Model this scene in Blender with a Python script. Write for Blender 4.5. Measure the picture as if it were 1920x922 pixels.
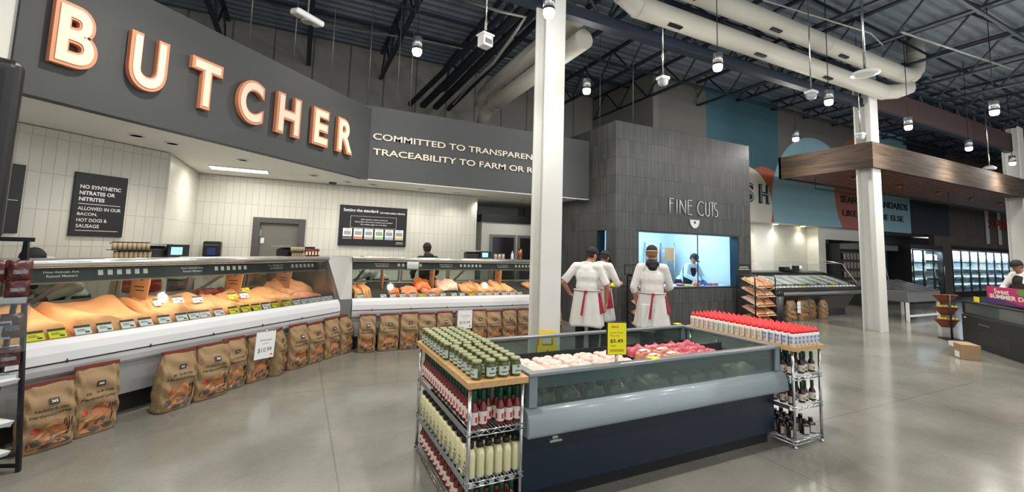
import bpy, bmesh, math, random
from mathutils import Vector, Matrix, noise
PI = math.pi
random.seed(7)
for o in list(bpy.data.objects): bpy.data.objects.remove(o)
SC = bpy.context.scene
COL = SC.collection
# ---------------------------------------------------------------- camera
F_PX, PITCH, ROLL, CYP, CAM_H = 812.06, math.radians(5.378), math.radians(1.676), 389.87, 1.65
AZ = math.radians(64.1)      # the long direction of the store, clockwise from the view direction
def cam_axes():
    fwd = Vector((0, math.cos(PITCH), math.sin(PITCH))); right = Vector((1, 0, 0)); up = right.cross(fwd)
    c, s = math.cos(ROLL), math.sin(ROLL)
    r2 = c*right + s*up; u2 = -s*right + c*up
    R = Matrix(((math.sin(AZ), math.cos(AZ), 0), (-math.cos(AZ), math.sin(AZ), 0), (0, 0, 1)))
    return R@r2, R@u2, R@fwd
AX_R, AX_U, AX_F = cam_axes()
cam = bpy.data.cameras.new('camera'); cam_o = bpy.data.objects.new('camera', cam); COL.objects.link(cam_o)
cam.sensor_fit = 'HORIZONTAL'; cam.sensor_width = 36; cam.lens = F_PX/1920*36
cam.shift_y = -(461-CYP)/1920; cam.clip_end = 200; cam.clip_start = .05
cam_o.matrix_world = Matrix(((AX_R.x, AX_U.x, -AX_F.x, 0), (AX_R.y, AX_U.y, -AX_F.y, 0), (AX_R.z, AX_U.z, -AX_F.z, CAM_H), (0, 0, 0, 1)))
SC.camera = cam_o
# ---------------------------------------------------------------- world, exposure
w = bpy.data.worlds.new('world'); SC.world = w; w.use_nodes = True
w.node_tree.nodes['Background'].inputs[0].default_value = (.90, .96, 1, 1)
w.node_tree.nodes['Background'].inputs[1].default_value = .95
SC.view_settings.view_transform = 'Standard'; SC.view_settings.look = 'None'
SC.view_settings.gamma = 1; SC.view_settings.use_curve_mapping = False
SC.view_settings.exposure = .1
def light(kind, name, loc, energy, color=(1, 1, 1), size=.1, size_y=None, rot=(0, 0, 0), spot=None, blend=.6):
    L = bpy.data.lights.new(name, kind); L.energy = energy; L.color = color
    if kind == 'AREA':
        L.size = size
        if size_y: L.shape = 'RECTANGLE'; L.size_y = size_y
    else: L.shadow_soft_size = size
    if kind == 'SPOT': L.spot_size = math.radians(spot); L.spot_blend = blend
    o = bpy.data.objects.new(name, L); COL.objects.link(o); o.location = loc; o.rotation_euler = rot
    return o
# ---------------------------------------------------------------- measuring helpers
C0 = Vector((0, 0, CAM_H))
def ray(x, y): return AX_R*((x-960)/F_PX) - AX_U*((y-CYP)/F_PX) + AX_F
def at_z(x, y, z=0.):
    d = ray(x, y); return C0 + d*((z-CAM_H)/d.z)
def at_y(x, y, Y):
    d = ray(x, y); return C0 + d*(Y/d.y)
def at_x(x, y, X):
    d = ray(x, y); return C0 + d*(X/d.x)
# ---------------------------------------------------------------- materials
def lin(c):
    return tuple(((v/255)/12.92 if v/255 <= .04045 else ((v/255+.055)/1.055)**2.4) for v in c)
MATS = {}
def mat(name, rgb=None, rough=.5, metal=0., emit=None, estr=0., spec=.5, coat=0., var=0., vscale=8., bump=0., bscale=30., stretch=(1, 1, 1), alpha=None):
    if name in MATS: return MATS[name]
    m = bpy.data.materials.new(name); m.use_nodes = True; MATS[name] = m
    nt = m.node_tree; N = nt.nodes; b = N['Principled BSDF']
    c = lin(rgb) if rgb else (.5, .5, .5)
    b.inputs['Base Color'].default_value = (*c, 1)
    b.inputs['Roughness'].default_value = rough; b.inputs['Metallic'].default_value = metal
    b.inputs['Specular IOR Level'].default_value = spec; b.inputs['Coat Weight'].default_value = coat
    if emit:
        b.inputs['Emission Color'].default_value = (*lin(emit), 1); b.inputs['Emission Strength'].default_value = estr
    if var or bump:
        tc = N.new('ShaderNodeTexCoord'); mp = N.new('ShaderNodeMapping'); mp.inputs['Scale'].default_value = stretch
        nt.links.new(tc.outputs['Object'], mp.inputs['Vector'])
    if var:
        t = N.new('ShaderNodeTexNoise'); t.inputs['Scale'].default_value = vscale; t.inputs['Detail'].default_value = 5
        nt.links.new(mp.outputs[0], t.inputs['Vector'])
        r = N.new('ShaderNodeValToRGB')
        r.color_ramp.elements[0].position = .3; r.color_ramp.elements[1].position = .7
        r.color_ramp.elements[0].color = (*[v*(1-var) for v in c], 1); r.color_ramp.elements[1].color = (*[min(1, v*(1+var)) for v in c], 1)
        nt.links.new(t.outputs['Fac'], r.inputs[0]); nt.links.new(r.outputs[0], b.inputs['Base Color'])
    if bump:
        t = N.new('ShaderNodeTexNoise'); t.inputs['Scale'].default_value = bscale; t.inputs['Detail'].default_value = 4
        nt.links.new(mp.outputs[0], t.inputs['Vector'])
        bp = N.new('ShaderNodeBump'); bp.inputs['Strength'].default_value = bump; bp.inputs['Distance'].default_value = .02
        nt.links.new(t.outputs['Fac'], bp.inputs['Height']); nt.links.new(bp.outputs[0], b.inputs['Normal'])
    return m
def glass(name, tint=(235, 242, 240), refl=1.0, haze=0.0):
    if name in MATS: return MATS[name]
    m = bpy.data.materials.new(name); m.use_nodes = True; MATS[name] = m
    nt = m.node_tree; N = nt.nodes; N.remove(N['Principled BSDF']); out = N['Material Output']
    tr = N.new('ShaderNodeBsdfTransparent'); tr.inputs[0].default_value = (*lin(tint), 1)
    gl = N.new('ShaderNodeBsdfGlossy'); gl.inputs['Roughness'].default_value = .03
    fr = N.new('ShaderNodeFresnel'); fr.inputs[0].default_value = 1.45
    mu = N.new('ShaderNodeMath'); mu.operation = 'MULTIPLY'; mu.inputs[1].default_value = refl
    mx = N.new('ShaderNodeMixShader')
    nt.links.new(fr.outputs[0], mu.inputs[0]); nt.links.new(mu.outputs[0], mx.inputs[0])
    nt.links.new(tr.outputs[0], mx.inputs[1]); nt.links.new(gl.outputs[0], mx.inputs[2])
    last = mx
    if haze:
        df = N.new('ShaderNodeBsdfDiffuse'); df.inputs[0].default_value = (.6, .66, .66, 1)
        m2 = N.new('ShaderNodeMixShader'); m2.inputs[0].default_value = haze
        nt.links.new(mx.outputs[0], m2.inputs[1]); nt.links.new(df.outputs[0], m2.inputs[2]); last = m2
    nt.links.new(last.outputs[0], out.inputs[0])
    return m
def tile_mat(name, rgb, mortar, bw, bh, rough=.35, jitter=.06, zoff=0., msize=.004, noise_amt=0., coords='Object', plane='xz'):
    if name in MATS: return MATS[name]
    m = bpy.data.materials.new(name); m.use_nodes = True; MATS[name] = m
    nt = m.node_tree; N = nt.nodes; b = N['Principled BSDF']; b.inputs['Roughness'].default_value = rough
    tc = N.new('ShaderNodeTexCoord'); sp = N.new('ShaderNodeSeparateXYZ'); nt.links.new(tc.outputs[coords], sp.inputs[0])
    cb = N.new('ShaderNodeCombineXYZ'); nt.links.new(sp.outputs[0 if plane[0] == 'x' else 1], cb.inputs[0])
    ad = N.new('ShaderNodeMath'); ad.inputs[1].default_value = zoff; nt.links.new(sp.outputs[2], ad.inputs[0]); nt.links.new(ad.outputs[0], cb.inputs[1])
    br = N.new('ShaderNodeTexBrick'); br.offset = 0; br.squash = 1
    br.inputs['Scale'].default_value = 1; br.inputs['Brick Width'].default_value = bw; br.inputs['Row Height'].default_value = bh
    br.inputs['Mortar Size'].default_value = msize; br.inputs['Mortar Smooth'].default_value = .1; br.inputs['Bias'].default_value = 0
    c = lin(rgb)
    br.inputs['Color1'].default_value = (*[v*(1-jitter) for v in c], 1); br.inputs['Color2'].default_value = (*[min(1, v*(1+jitter)) for v in c], 1)
    br.inputs['Mortar'].default_value = (*lin(mortar), 1)
    nt.links.new(cb.outputs[0], br.inputs['Vector'])
    src = br.outputs['Color']
    if noise_amt:
        mp = N.new('ShaderNodeMapping'); mp.inputs['Scale'].default_value = (14, 14, 1.6); nt.links.new(tc.outputs[coords], mp.inputs[0])
        no = N.new('ShaderNodeTexNoise'); no.inputs['Scale'].default_value = 1.; no.inputs['Detail'].default_value = 6; nt.links.new(mp.outputs[0], no.inputs['Vector'])
        rp = N.new('ShaderNodeMapRange'); rp.inputs[1].default_value = .3; rp.inputs[2].default_value = .7
        rp.inputs[3].default_value = 1-noise_amt; rp.inputs[4].default_value = 1+noise_amt; nt.links.new(no.outputs['Fac'], rp.inputs[0])
        mx = N.new('ShaderNodeMix'); mx.data_type = 'RGBA'; mx.blend_type = 'MULTIPLY'; mx.inputs[0].default_value = 1
        nt.links.new(src, mx.inputs[6]); nt.links.new(rp.outputs[0], mx.inputs[7]); src = mx.outputs[2]
    nt.links.new(src, b.inputs['Base Color'])
    bp = N.new('ShaderNodeBump'); bp.inputs['Strength'].default_value = .5; bp.inputs['Distance'].default_value = .004; bp.invert = True
    nt.links.new(br.outputs['Fac'], bp.inputs['Height']); nt.links.new(bp.outputs[0], b.inputs['Normal'])
    return m
# ---------------------------------------------------------------- mesh builder
class MB:
    def __init__(s, T=None): s.v = []; s.f = []; s.m = []; s.T = T; s.sm = []
    def add(s, vs, fs, m=0, smooth=False):
        n = len(s.v)
        for p in vs:
            p = Vector(p); s.v.append(s.T@p if s.T else p)
        for f in fs: s.f.append([i+n for i in f]); s.m.append(m); s.sm.append(smooth)
        return s
    def box(s, x0, x1, y0, y1, z0, z1, m=0):
        vs = [(x, y, z) for z in (z0, z1) for y in (y0, y1) for x in (x0, x1)]
        return s.add(vs, [(0, 2, 3, 1), (4, 5, 7, 6), (0, 1, 5, 4), (2, 6, 7, 3), (0, 4, 6, 2), (1, 3, 7, 5)], m)
    def prism(s, poly, a0, a1, axis='x', m=0, smooth=False):
        n = len(poly); P = []
        for a in (a0, a1):
            for (p, q) in poly:
                P.append({'x': (a, p, q), 'y': (p, a, q), 'z': (p, q, a)}[axis])
        fs = [tuple(range(n)), tuple(range(2*n-1, n-1, -1))]
        s.add(P, fs, m)
        k = len(s.v)-2*n
        for i in range(n):
            j = (i+1) % n
            s.f.append([k+i, k+j, k+n+j, k+n+i]); s.m.append(m); s.sm.append(smooth)
        return s
    def tube(s, pts, r, seg=8, m=0, cap=True, flat=1.):
        pts = [Vector(p) for p in pts]; rs = r if isinstance(r, (list, tuple)) else [r]*len(pts)
        rings = []; prev = None
        for i, p in enumerate(pts):
            d = (pts[min(i+1, len(pts)-1)]-pts[max(i-1, 0)]).normalized()
            if prev is None:
                a = Vector((0, 0, 1)) if abs(d.z) < .9 else Vector((1, 0, 0)); prev = (a-d*a.dot(d)).normalized()
            else:
                q = prev-d*prev.dot(d); prev = q.normalized() if q.length > 1e-5 else prev
            b = d.cross(prev)
            rings.append([p+(prev*math.cos(2*PI*k/seg)*flat+b*math.sin(2*PI*k/seg))*rs[i] for k in range(seg)])
        vs = [v for R in rings for v in R]; fs = []
        for i in range(len(pts)-1):
            for k in range(seg):
                k2 = (k+1) % seg; fs.append((i*seg+k, i*seg+k2, (i+1)*seg+k2, (i+1)*seg+k))
        s.add(vs, fs, m, True)
        if cap:
            k = len(s.v)-len(vs); s.f.append([k+i for i in range(seg)][::-1]); s.m.append(m); s.sm.append(False)
            k += (len(pts)-1)*seg; s.f.append([k+i for i in range(seg)]); s.m.append(m); s.sm.append(False)
        return s
    def bar(s, p0, p1, wx, wz, m=0):      # rectangular bar between two points
        p0 = Vector(p0); p1 = Vector(p1); d = (p1-p0).normalized()
        a = Vector((0, 0, 1)) if abs(d.z) < .95 else Vector((0, 1, 0))
        side = d.cross(a).normalized(); up = side.cross(d)
        vs = [p+side*sx*wx/2+up*sz*wz/2 for p in (p0, p1) for sz in (-1, 1) for sx in (-1, 1)]
        return s.add(vs, [(0, 1, 3, 2), (4, 6, 7, 5), (0, 4, 5, 1), (2, 3, 7, 6), (0, 2, 6, 4), (1, 5, 7, 3)], m)
    def lathe(s, prof, c=(0, 0, 0), seg=16, m=0, sq=0., sx=1., sy=1.):
        vs = []; fs = []
        for (r, z) in prof:
            for k in range(seg):
                a = 2*PI*(k+.5)/seg; ca, sa = math.cos(a), math.sin(a)
                q = 1/max(abs(ca), abs(sa)); q = 1+(min(q, 1.30)-1)*sq
                vs.append((c[0]+r*ca*q*sx, c[1]+r*sa*q*sy, c[2]+z))
        n = len(prof)
        for i in range(n-1):
            for k in range(seg):
                k2 = (k+1) % seg; fs.append((i*seg+k, i*seg+k2, (i+1)*seg+k2, (i+1)*seg+k))
        s.add(vs, fs, m, True); k = len(s.v)-len(vs)
        s.f.append([k+i for i in range(seg)][::-1]); s.m.append(m); s.sm.append(False)
        k += (n-1)*seg; s.f.append([k+i for i in range(seg)]); s.m.append(m); s.sm.append(False)
        return s
    def ell(s, c, r, m=0, seg=14, rings=8, R=None):
        vs = []; fs = []; rx, ry, rz = r if isinstance(r, (list, tuple)) else (r, r, r)
        for i in range(1, rings):
            t = PI*i/rings
            for k in range(seg):
                a = 2*PI*k/seg; p = Vector((rx*math.sin(t)*math.cos(a), ry*math.sin(t)*math.sin(a), rz*math.cos(t)))
                if R: p = R@p
                vs.append(Vector(c)+p)
        top = Vector((0, 0, rz)); bot = -top
        if R: top = R@top; bot = R@bot
        vs += [Vector(c)+top, Vector(c)+bot]; nt = len(vs)-2
        for i in range(rings-2):
            for k in range(seg):
                k2 = (k+1) % seg; fs.append((i*seg+k, (i+1)*seg+k, (i+1)*seg+k2, i*seg+k2))
        for k in range(seg):
            k2 = (k+1) % seg; fs.append((nt, k, k2)); fs.append((nt+1, (rings-2)*seg+k2, (rings-2)*seg+k))
        return s.add(vs, fs, m, True)
    def limb(s, p0, r0, p1, r1, m=0, seg=12):  # tapered capsule
        s.tube([p0, p1], [r0, r1], seg, m); s.ell(p0, r0, m, seg, 8); s.ell(p1, r1, m, seg, 8); return s
    def surf(s, fn, nu, nv, m=0, smooth=True, closeu=False):
        vs = [fn(i/(nu if closeu else nu), j/nv) for j in range(nv+1) for i in range(nu+(0 if closeu else 1))]
        w_ = nu+(0 if closeu else 1); fs = []
        for j in range(nv):
            for i in range(nu):
                i2 = (i+1) % w_ if closeu else i+1
                fs.append((j*w_+i, j*w_+i2, (j+1)*w_+i2, (j+1)*w_+i))
        return s.add(vs, fs, m, smooth)
    def text(s, body, u0, u1, v0, v1, d=0., depth=.0, m=0, bold=0., fn=None, keep=False, align='c'):
        vs, fs = glyphs(body, bold, depth > 0)
        us = [p[0] for p in vs]; ws = [p[1] for p in vs]
        a0, a1, b0, b1 = min(us), max(us), min(ws), max(ws)
        su = (u1-u0)/(a1-a0); sv = (v1-v0)/(b1-b0)
        if keep:
            k = min(su, sv); ou = u0 if align == 'l' else (u0+u1)/2-(a1-a0)*k/2; u0 = ou; su = k; sv = k
        out = []
        for p in vs:
            u = u0+(p[0]-a0)*su; v = v0+(p[1]-b0)*sv; dd = d-(depth if p[2] > 0 else 0)
            out.append(fn(u, v, dd) if fn else (u, dd, v))
        return s.add(out, fs, m)
    def build(s, name, mats, parent=None, loc=None, rotz=None, bevel=0., smooth=False, bseg=2, weld=False):
        me = bpy.data.meshes.new(name); me.from_pydata([tuple(p) for p in s.v], [], s.f); me.update()
        bm = bmesh.new(); bm.from_mesh(me)
        if weld: bmesh.ops.remove_doubles(bm, verts=bm.verts, dist=1e-5)
        bmesh.ops.recalc_face_normals(bm, faces=bm.faces); bm.to_mesh(me); bm.free()
        for m in (mats if isinstance(mats, (list, tuple)) else [mats]): me.materials.append(m)
        if not weld:
            me.polygons.foreach_set('material_index', s.m)
            me.polygons.foreach_set('use_smooth', [True]*len(s.f) if smooth else s.sm)
        elif smooth: me.polygons.foreach_set('use_smooth', [True]*len(me.polygons))
        o = bpy.data.objects.new(name, me); COL.objects.link(o)
        if parent: o.parent = parent
        if loc is not None: o.location = loc
        if rotz is not None: o.rotation_euler = (0, 0, rotz)
        if bevel:
            b = o.modifiers.new('bevel', 'BEVEL'); b.width = bevel; b.segments = bseg; b.limit_method = 'ANGLE'; b.angle_limit = math.radians(40)
        return o
_G = {}
def glyphs(body, bold=0., solid=False):
    key = (body, round(bold, 3), solid)
    if key in _G: return _G[key]
    c = bpy.data.curves.new('t', 'FONT'); c.body = body; c.size = 1; c.resolution_u = 7 if solid else 3; c.offset = bold; c.fill_mode = 'FRONT' if not solid else 'BOTH'
    c.extrude = .05 if solid else 0; c.space_line = 1.1
    o = bpy.data.objects.new('t', c); COL.objects.link(o)
    dg = bpy.context.evaluated_depsgraph_get(); dg.update()
    me = bpy.data.meshes.new_from_object(o.evaluated_get(dg))
    vs = [tuple(v.co) for v in me.vertices]; fs = [tuple(p.vertices) for p in me.polygons]
    bpy.data.objects.remove(o); bpy.data.curves.remove(c); bpy.data.meshes.remove(me)
    _G[key] = (vs, fs); return _G[key]
# ---------------------------------------------------------------- things
def tag(o, label, cat, group=None, kind=None):
    if label: o['label'] = label
    if cat: o['category'] = cat
    if group: o['group'] = group
    if kind: o['kind'] = kind
    return o
def thing(name, label, cat, loc=(0, 0, 0), rotz=0, group=None):
    o = bpy.data.objects.new(name, None); COL.objects.link(o); o.location = loc; o.rotation_euler = (0, 0, rotz); o.empty_display_size = .1
    return tag(o, label, cat, group)
def struct(name, mb, m, **k):
    o = mb.build(name, m, **k); o['kind'] = 'structure'; return o
def kids(o): return [c for c in bpy.data.objects if c.parent == o]
def dup(src, loc, rotz=None, label=None, group=None, ch=None):
    r = src.copy(); COL.objects.link(r); r.location = loc
    if rotz is not None: r.rotation_euler = (0, 0, rotz)
    if label: r['label'] = label
    if group: r['group'] = group
    for c, sub in (ch if ch is not None else tree(src)):
        c2 = c.copy(); COL.objects.link(c2); c2.parent = r
        for g, _ in sub:
            g2 = g.copy(); COL.objects.link(g2); g2.parent = c2
    return r
def tree(o): return [(c, tree(c)) for c in kids(o)]
ORD = ['first', 'second', 'third', 'fourth', 'fifth', 'sixth', 'seventh', 'eighth', 'ninth', 'tenth', 'eleventh', 'twelfth', 'thirteenth', 'fourteenth', 'fifteenth', 'sixteenth', 'seventeenth', 'eighteenth', 'nineteenth', 'twentieth', 'twenty-first', 'twenty-second', 'twenty-third', 'twenty-fourth', 'twenty-fifth', 'twenty-sixth', 'twenty-seventh', 'twenty-eighth', 'twenty-ninth', 'thirtieth', 'thirty-first', 'thirty-second', 'thirty-third', 'thirty-fourth', 'thirty-fifth', 'thirty-sixth', 'thirty-seventh', 'thirty-eighth']
R2 = math.sqrt(2)
def diag(s, d, z=0.): return Vector(((s-d)/R2, (s+d)/R2, z))    # s along the angled counter, d into it
# common materials
M_blk = mat('black_plastic', (22, 23, 25), .4)
M_blkm = mat('black_metal', (20, 22, 26), .45, .3)
M_chrome = mat('chrome', (205, 208, 210), .18, 1.)
M_steel = mat('brushed_steel', (178, 180, 180), .32, 1.)
M_white = mat('white_paint', (224, 224, 220), .45)
M_whitep = mat('white_plastic', (226, 228, 228), .35)
M_ink = mat('black_ink', (28, 26, 25), .6)
M_wink = mat('white_ink', (232, 232, 228), .6)
M_glass = glass('clear_glass')
M_yel = mat('yellow_card', (238, 226, 20), .5)
M_card = mat('white_card', (232, 234, 236), .5)
# ================================================================ STRUCTURE
# polished concrete floor
def floor_mat():
    m = bpy.data.materials.new('polished_concrete'); m.use_nodes = True; nt = m.node_tree; N = nt.nodes; L = nt.links; b = N['Principled BSDF']
    tc = N.new('ShaderNodeTexCoord')
    n1 = N.new('ShaderNodeTexNoise'); n1.inputs['Scale'].default_value = .7; n1.inputs['Detail'].default_value = 8; n1.inputs['Roughness'].default_value = .6
    n2 = N.new('ShaderNodeTexNoise'); n2.inputs['Scale'].default_value = 60; n2.inputs['Detail'].default_value = 3
    for n in (n1, n2): L.new(tc.outputs['Object'], n.inputs['Vector'])
    r = N.new('ShaderNodeValToRGB'); r.color_ramp.elements[0].position = .3; r.color_ramp.elements[1].position = .72
    r.color_ramp.elements[0].color = (*lin((104, 104, 97)), 1); r.color_ramp.elements[1].color = (*lin((139, 138, 130)), 1)
    L.new(n1.outputs['Fac'], r.inputs[0])
    mr = N.new('ShaderNodeMapRange'); mr.inputs[1].default_value = .35; mr.inputs[2].default_value = .65; mr.inputs[3].default_value = .93; mr.inputs[4].default_value = 1.05
    L.new(n2.outputs['Fac'], mr.inputs[0])
    mx = N.new('ShaderNodeMix'); mx.data_type = 'RGBA'; mx.blend_type = 'MULTIPLY'; mx.inputs[0].default_value = 1
    L.new(r.outputs[0], mx.inputs[6]); L.new(mr.outputs[0], mx.inputs[7])
    br = N.new('ShaderNodeTexBrick'); br.offset = 0; br.inputs['Scale'].default_value = 1; br.inputs['Brick Width'].default_value = 3.2; br.inputs['Row Height'].default_value = 2.75
    br.inputs['Mortar Size'].default_value = .006; br.inputs['Mortar Smooth'].default_value = 0
    mp = N.new('ShaderNodeMapping'); mp.inputs['Location'].default_value = (-.35, .02, 0); L.new(tc.outputs['Object'], mp.inputs[0]); L.new(mp.outputs[0], br.inputs['Vector'])
    m2 = N.new('ShaderNodeMix'); m2.data_type = 'RGBA'; m2.inputs[7].default_value = (.10, .10, .095, 1)
    mm = N.new('ShaderNodeMath'); mm.operation = 'MULTIPLY'; mm.inputs[1].default_value = .6; L.new(br.outputs['Fac'], mm.inputs[0])
    L.new(mm.outputs[0], m2.inputs[0]); L.new(mx.outputs[2], m2.inputs[6]); L.new(m2.outputs[2], b.inputs['Base Color'])
    rr = N.new('ShaderNodeMapRange'); rr.inputs[3].default_value = .09; rr.inputs[4].default_value = .24; L.new(n1.outputs['Fac'], rr.inputs[0]); L.new(rr.outputs[0], b.inputs['Roughness'])
    b.inputs['Specular IOR Level'].default_value = .6
    return m
struct('floor', MB().box(-12, 45, -8, 14, -.1, 0), floor_mat())
DECK = 7.0
mb = MB(); y = -8.
prof = []
while y < 12.1:
    prof += [(y, DECK), (y+.09, DECK), (y+.12, DECK+.07), (y+.21, DECK+.07)]; y += .24
prof += [(12.2, DECK), (12.2, DECK+.12), (-8, DECK+.12)]
mb.prism(prof, -12, 45, 'x')
M_deck = mat('painted_steel_deck', (112, 124, 134), .5)
struct('ceiling', mb, M_deck)
M_joist = mat('joist_paint', (34, 42, 56), .5)
def panel_mat(name, rgb, period, axis=0):
    m = mat(name, rgb, .75); nt = m.node_tree; N = nt.nodes; b = N['Principled BSDF']
    tc = N.new('ShaderNodeTexCoord'); sp = N.new('ShaderNodeSeparateXYZ'); nt.links.new(tc.outputs['Object'], sp.inputs[0])
    a = N.new('ShaderNodeMath'); a.operation = 'PINGPONG'; a.inputs[1].default_value = period; nt.links.new(sp.outputs[axis], a.inputs[0])
    g = N.new('ShaderNodeMath'); g.operation = 'LESS_THAN'; g.inputs[1].default_value = .02; nt.links.new(a.outputs[0], g.inputs[0])
    mx = N.new('ShaderNodeMix'); mx.data_type = 'RGBA'; c = lin(rgb); mx.inputs[6].default_value = (*c, 1); mx.inputs[7].default_value = (*[v*.45 for v in c], 1)
    nt.links.new(g.outputs[0], mx.inputs[0]); nt.links.new(mx.outputs[2], b.inputs['Base Color']); return m
struct('wall_back', MB().box(-12, 9.0, 12.1, 12.3, 0, DECK), panel_mat('grey_panel_wall', (148, 146, 138), .45))
struct('wall_return', MB().box(8.9, 9.1, 9.2, 12.1, 2.85, DECK), mat('grey_wall_paint', (124, 124, 118), .7))
# painted mural bulkhead over the fish counter, pattern inside the material
def mural():
    m = bpy.data.materials.new('mural_paint'); m.use_nodes = True; nt = m.node_tree; N = nt.nodes; L = nt.links; b = N['Principled BSDF']; b.inputs['Roughness'].default_value = .55
    tc = N.new('ShaderNodeTexCoord'); sp = N.new('ShaderNodeSeparateXYZ'); L.new(tc.outputs['Object'], sp.inputs[0])
    def circ(x, z, r):
        cb = N.new('ShaderNodeCombineXYZ'); L.new(sp.outputs[0], cb.inputs[0]); L.new(sp.outputs[2], cb.inputs[1])
        d = N.new('ShaderNodeVectorMath'); d.operation = 'DISTANCE'; d.inputs[1].default_value = (x, z, 0); L.new(cb.outputs[0], d.inputs[0])
        l = N.new('ShaderNodeMath'); l.operation = 'LESS_THAN'; l.inputs[1].default_value = r; L.new(d.outputs['Value'], l.inputs[0]); return l.outputs[0]
    def gt(i, v):
        l = N.new('ShaderNodeMath'); l.operation = 'GREATER_THAN'; l.inputs[1].default_value = v; L.new(sp.outputs[i], l.inputs[0]); return l.outputs[0]
    def lt(i, v):
        l = N.new('ShaderNodeMath'); l.operation = 'LESS_THAN'; l.inputs[1].default_value = v; L.new(sp.outputs[i], l.inputs[0]); return l.outputs[0]
    cur = None
    def over(mask, rgb):
        nonlocal cur
        mx = N.new('ShaderNodeMix'); mx.data_type = 'RGBA'; L.new(mask, mx.inputs[0])
        if cur is None: mx.inputs[6].default_value = (*lin((62, 104, 116)), 1)
        else: L.new(cur, mx.inputs[6])
        mx.inputs[7].default_value = (*lin(rgb), 1); cur = mx.outputs[2]
    over(gt(0, 14.62), (112, 110, 106)); over(lt(0, 11.08), (112, 112, 106))
    over(circ(13.85, 3.35, 1.28), (188, 102, 72))
    over(circ(12.88, 3.25, 1.31), (226, 222, 208))
    over(circ(16.7, 3.5, 2.51), (146, 188, 200))
    over(gt(0, 19.6), (146, 188, 200))
    over(circ(20.3, 4.2, 2.42), (176, 104, 88))
    over(gt(0, 20.9), (148, 190, 202))
    over(gt(0, 23.55), (34, 40, 52))
    L.new(cur, b.inputs['Base Color']); return m
mb = MB(); mb.box(9.95, 27.2, 9.2, 9.45, 2.8, DECK); mb.box(9.1, 9.95, 9.2, 9.45, 4.45, DECK)
struct('wall_mural', mb, mural())
struct('ceiling_fish', MB().box(9.95, 27.2, 9.45, 12.5, 2.8, 2.9), mat('soffit_white', (226, 224, 216), .6))
def rects_wall(name, x0, x1, y0, y1, z0, z1, holes, m, parent=None):   # wall along x with rectangular holes
    mb = MB(); xs = sorted({x0, x1, *[h[0] for h in holes], *[h[1] for h in holes]})
    for a, b_ in zip(xs, xs[1:]):
        hs = [h for h in holes if h[0] <= a and h[1] >= b_]
        if not hs: mb.box(a, b_, y0, y1, z0, z1)
        else:
            h = hs[0]
            if h[2] > z0: mb.box(a, b_, y0, y1, z0, h[2])
            if h[3] < z1: mb.box(a, b_, y0, y1, h[3], z1)
    return struct(name, mb, m)
M_tile = tile_mat('cream_stacked_tile', (214, 212, 200), (186, 183, 170), .105, .4, .3, .03, zoff=.07, msize=.004)
M_tilep = tile_mat('cream_stacked_tile_side', (214, 212, 200), (186, 183, 170), .105, .4, .3, .03, zoff=.07, msize=.004, plane='yz')
# deli interior: flat back wall with door opening, side return, angled left wall
rects_wall('wall_deli_back', -1.89, 3.62, 9.3, 9.5, 0, 2.82, [(-.72, .0, 0, 2.04)], M_tile)
struct('wall_deli_return', MB().box(-1.89, -1.69, 7.42, 9.3, 0, 2.82), M_tilep)
LW = 6.38
o = struct('wall_deli_left', MB().box(-6.2, 4.02, 0, .2, 0, 2.82), M_tile); o.location = diag(0, LW); o.rotation_euler = (0, 0, PI/4)
# soffit slab over the deli
M_soff = MATS['soffit_white']
poly = [diag(-4.5, 4.98), (.96, 8.0), (5.74, 8.0), (5.74, 11.6), (-4.2, 11.6), diag(-4.5, 8.)]
poly = [(p[0], p[1]) for p in poly]
struct('ceiling_deli', MB().prism(poly, 2.83, 2.93, 'z'), M_soff)
# bulkheads that carry the signs
M_fas = mat('charcoal_fascia_paint', (66, 68, 69), .62, bump=.03, bscale=200)
f1 = MB(); f1.box(1.84, 6.30, 0, .12, 2.79, 4.06); o = struct('wall_sign_angled', f1, M_fas); o.location = diag(0, 4.88); o.rotation_euler = (0, 0, PI/4)
o = struct('wall_white_left', MB().box(-1.5, 1.838, .03, .15, 2.79, DECK), mat('white_bulkhead', (222, 220, 210), .6)); o.location = diag(0, 4.88); o.rotation_euler = (0, 0, PI/4)
struct('wall_sign_straight', MB().box(.84, 5.74, 7.9, 8.02, 2.80, 4.12), mat('charcoal_fascia_paint_matt', (74, 77, 78), .66))
struct('ceiling_edge', MB().prism([(.86, 7.9), (.96, 8.02), (5.74, 8.02), (5.74, 7.9)], 2.785, 2.80, 'z'), M_soff)
# back room seen past the deli wall
struct('wall_deli_end', MB().box(3.62, 5.75, 11.4, 11.6, 0, 2.83), mat('room_white', (206, 206, 198), .6))
struct('wall_side_passage', MB().box(3.5, 3.62, 9.5, 11.4, 0, 2.83), MATS['room_white'])
# cold room box in the passage
t = thing('walk_in_cooler', 'pale grey walk-in cooler with black top band behind the deli counter', 'cooler', (4.0, 9.9, 0))
MB().box(0, 1.73, 0, 1.4, 0, 2.30).build('body', mat('cooler_panel', (176, 176, 168), .5), t)
MB().box(-.03, 1.74, -.04, 1.42, 2.30, 2.48).build('top_band', M_blk, t)
for x0, x1 in ((.22, .92), (.98, 1.68)):
    f = MB(); f.box(x0, x1, -.05, -.01, .25, 2.0); d = f.build('door', mat('steel_grey_frame', (120, 122, 120), .4, .6), t, bevel=.004)
    MB().box(x0+.06, x1-.06, -.056, -.05, .35, 1.93).build('pane', mat('dark_door_glass', (30, 28, 30), .12), d)
    MB().tube([(x1-.03, -.08, .9), (x1-.03, -.08, 1.4)], .012).build('door_handle', M_steel, d)
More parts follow.
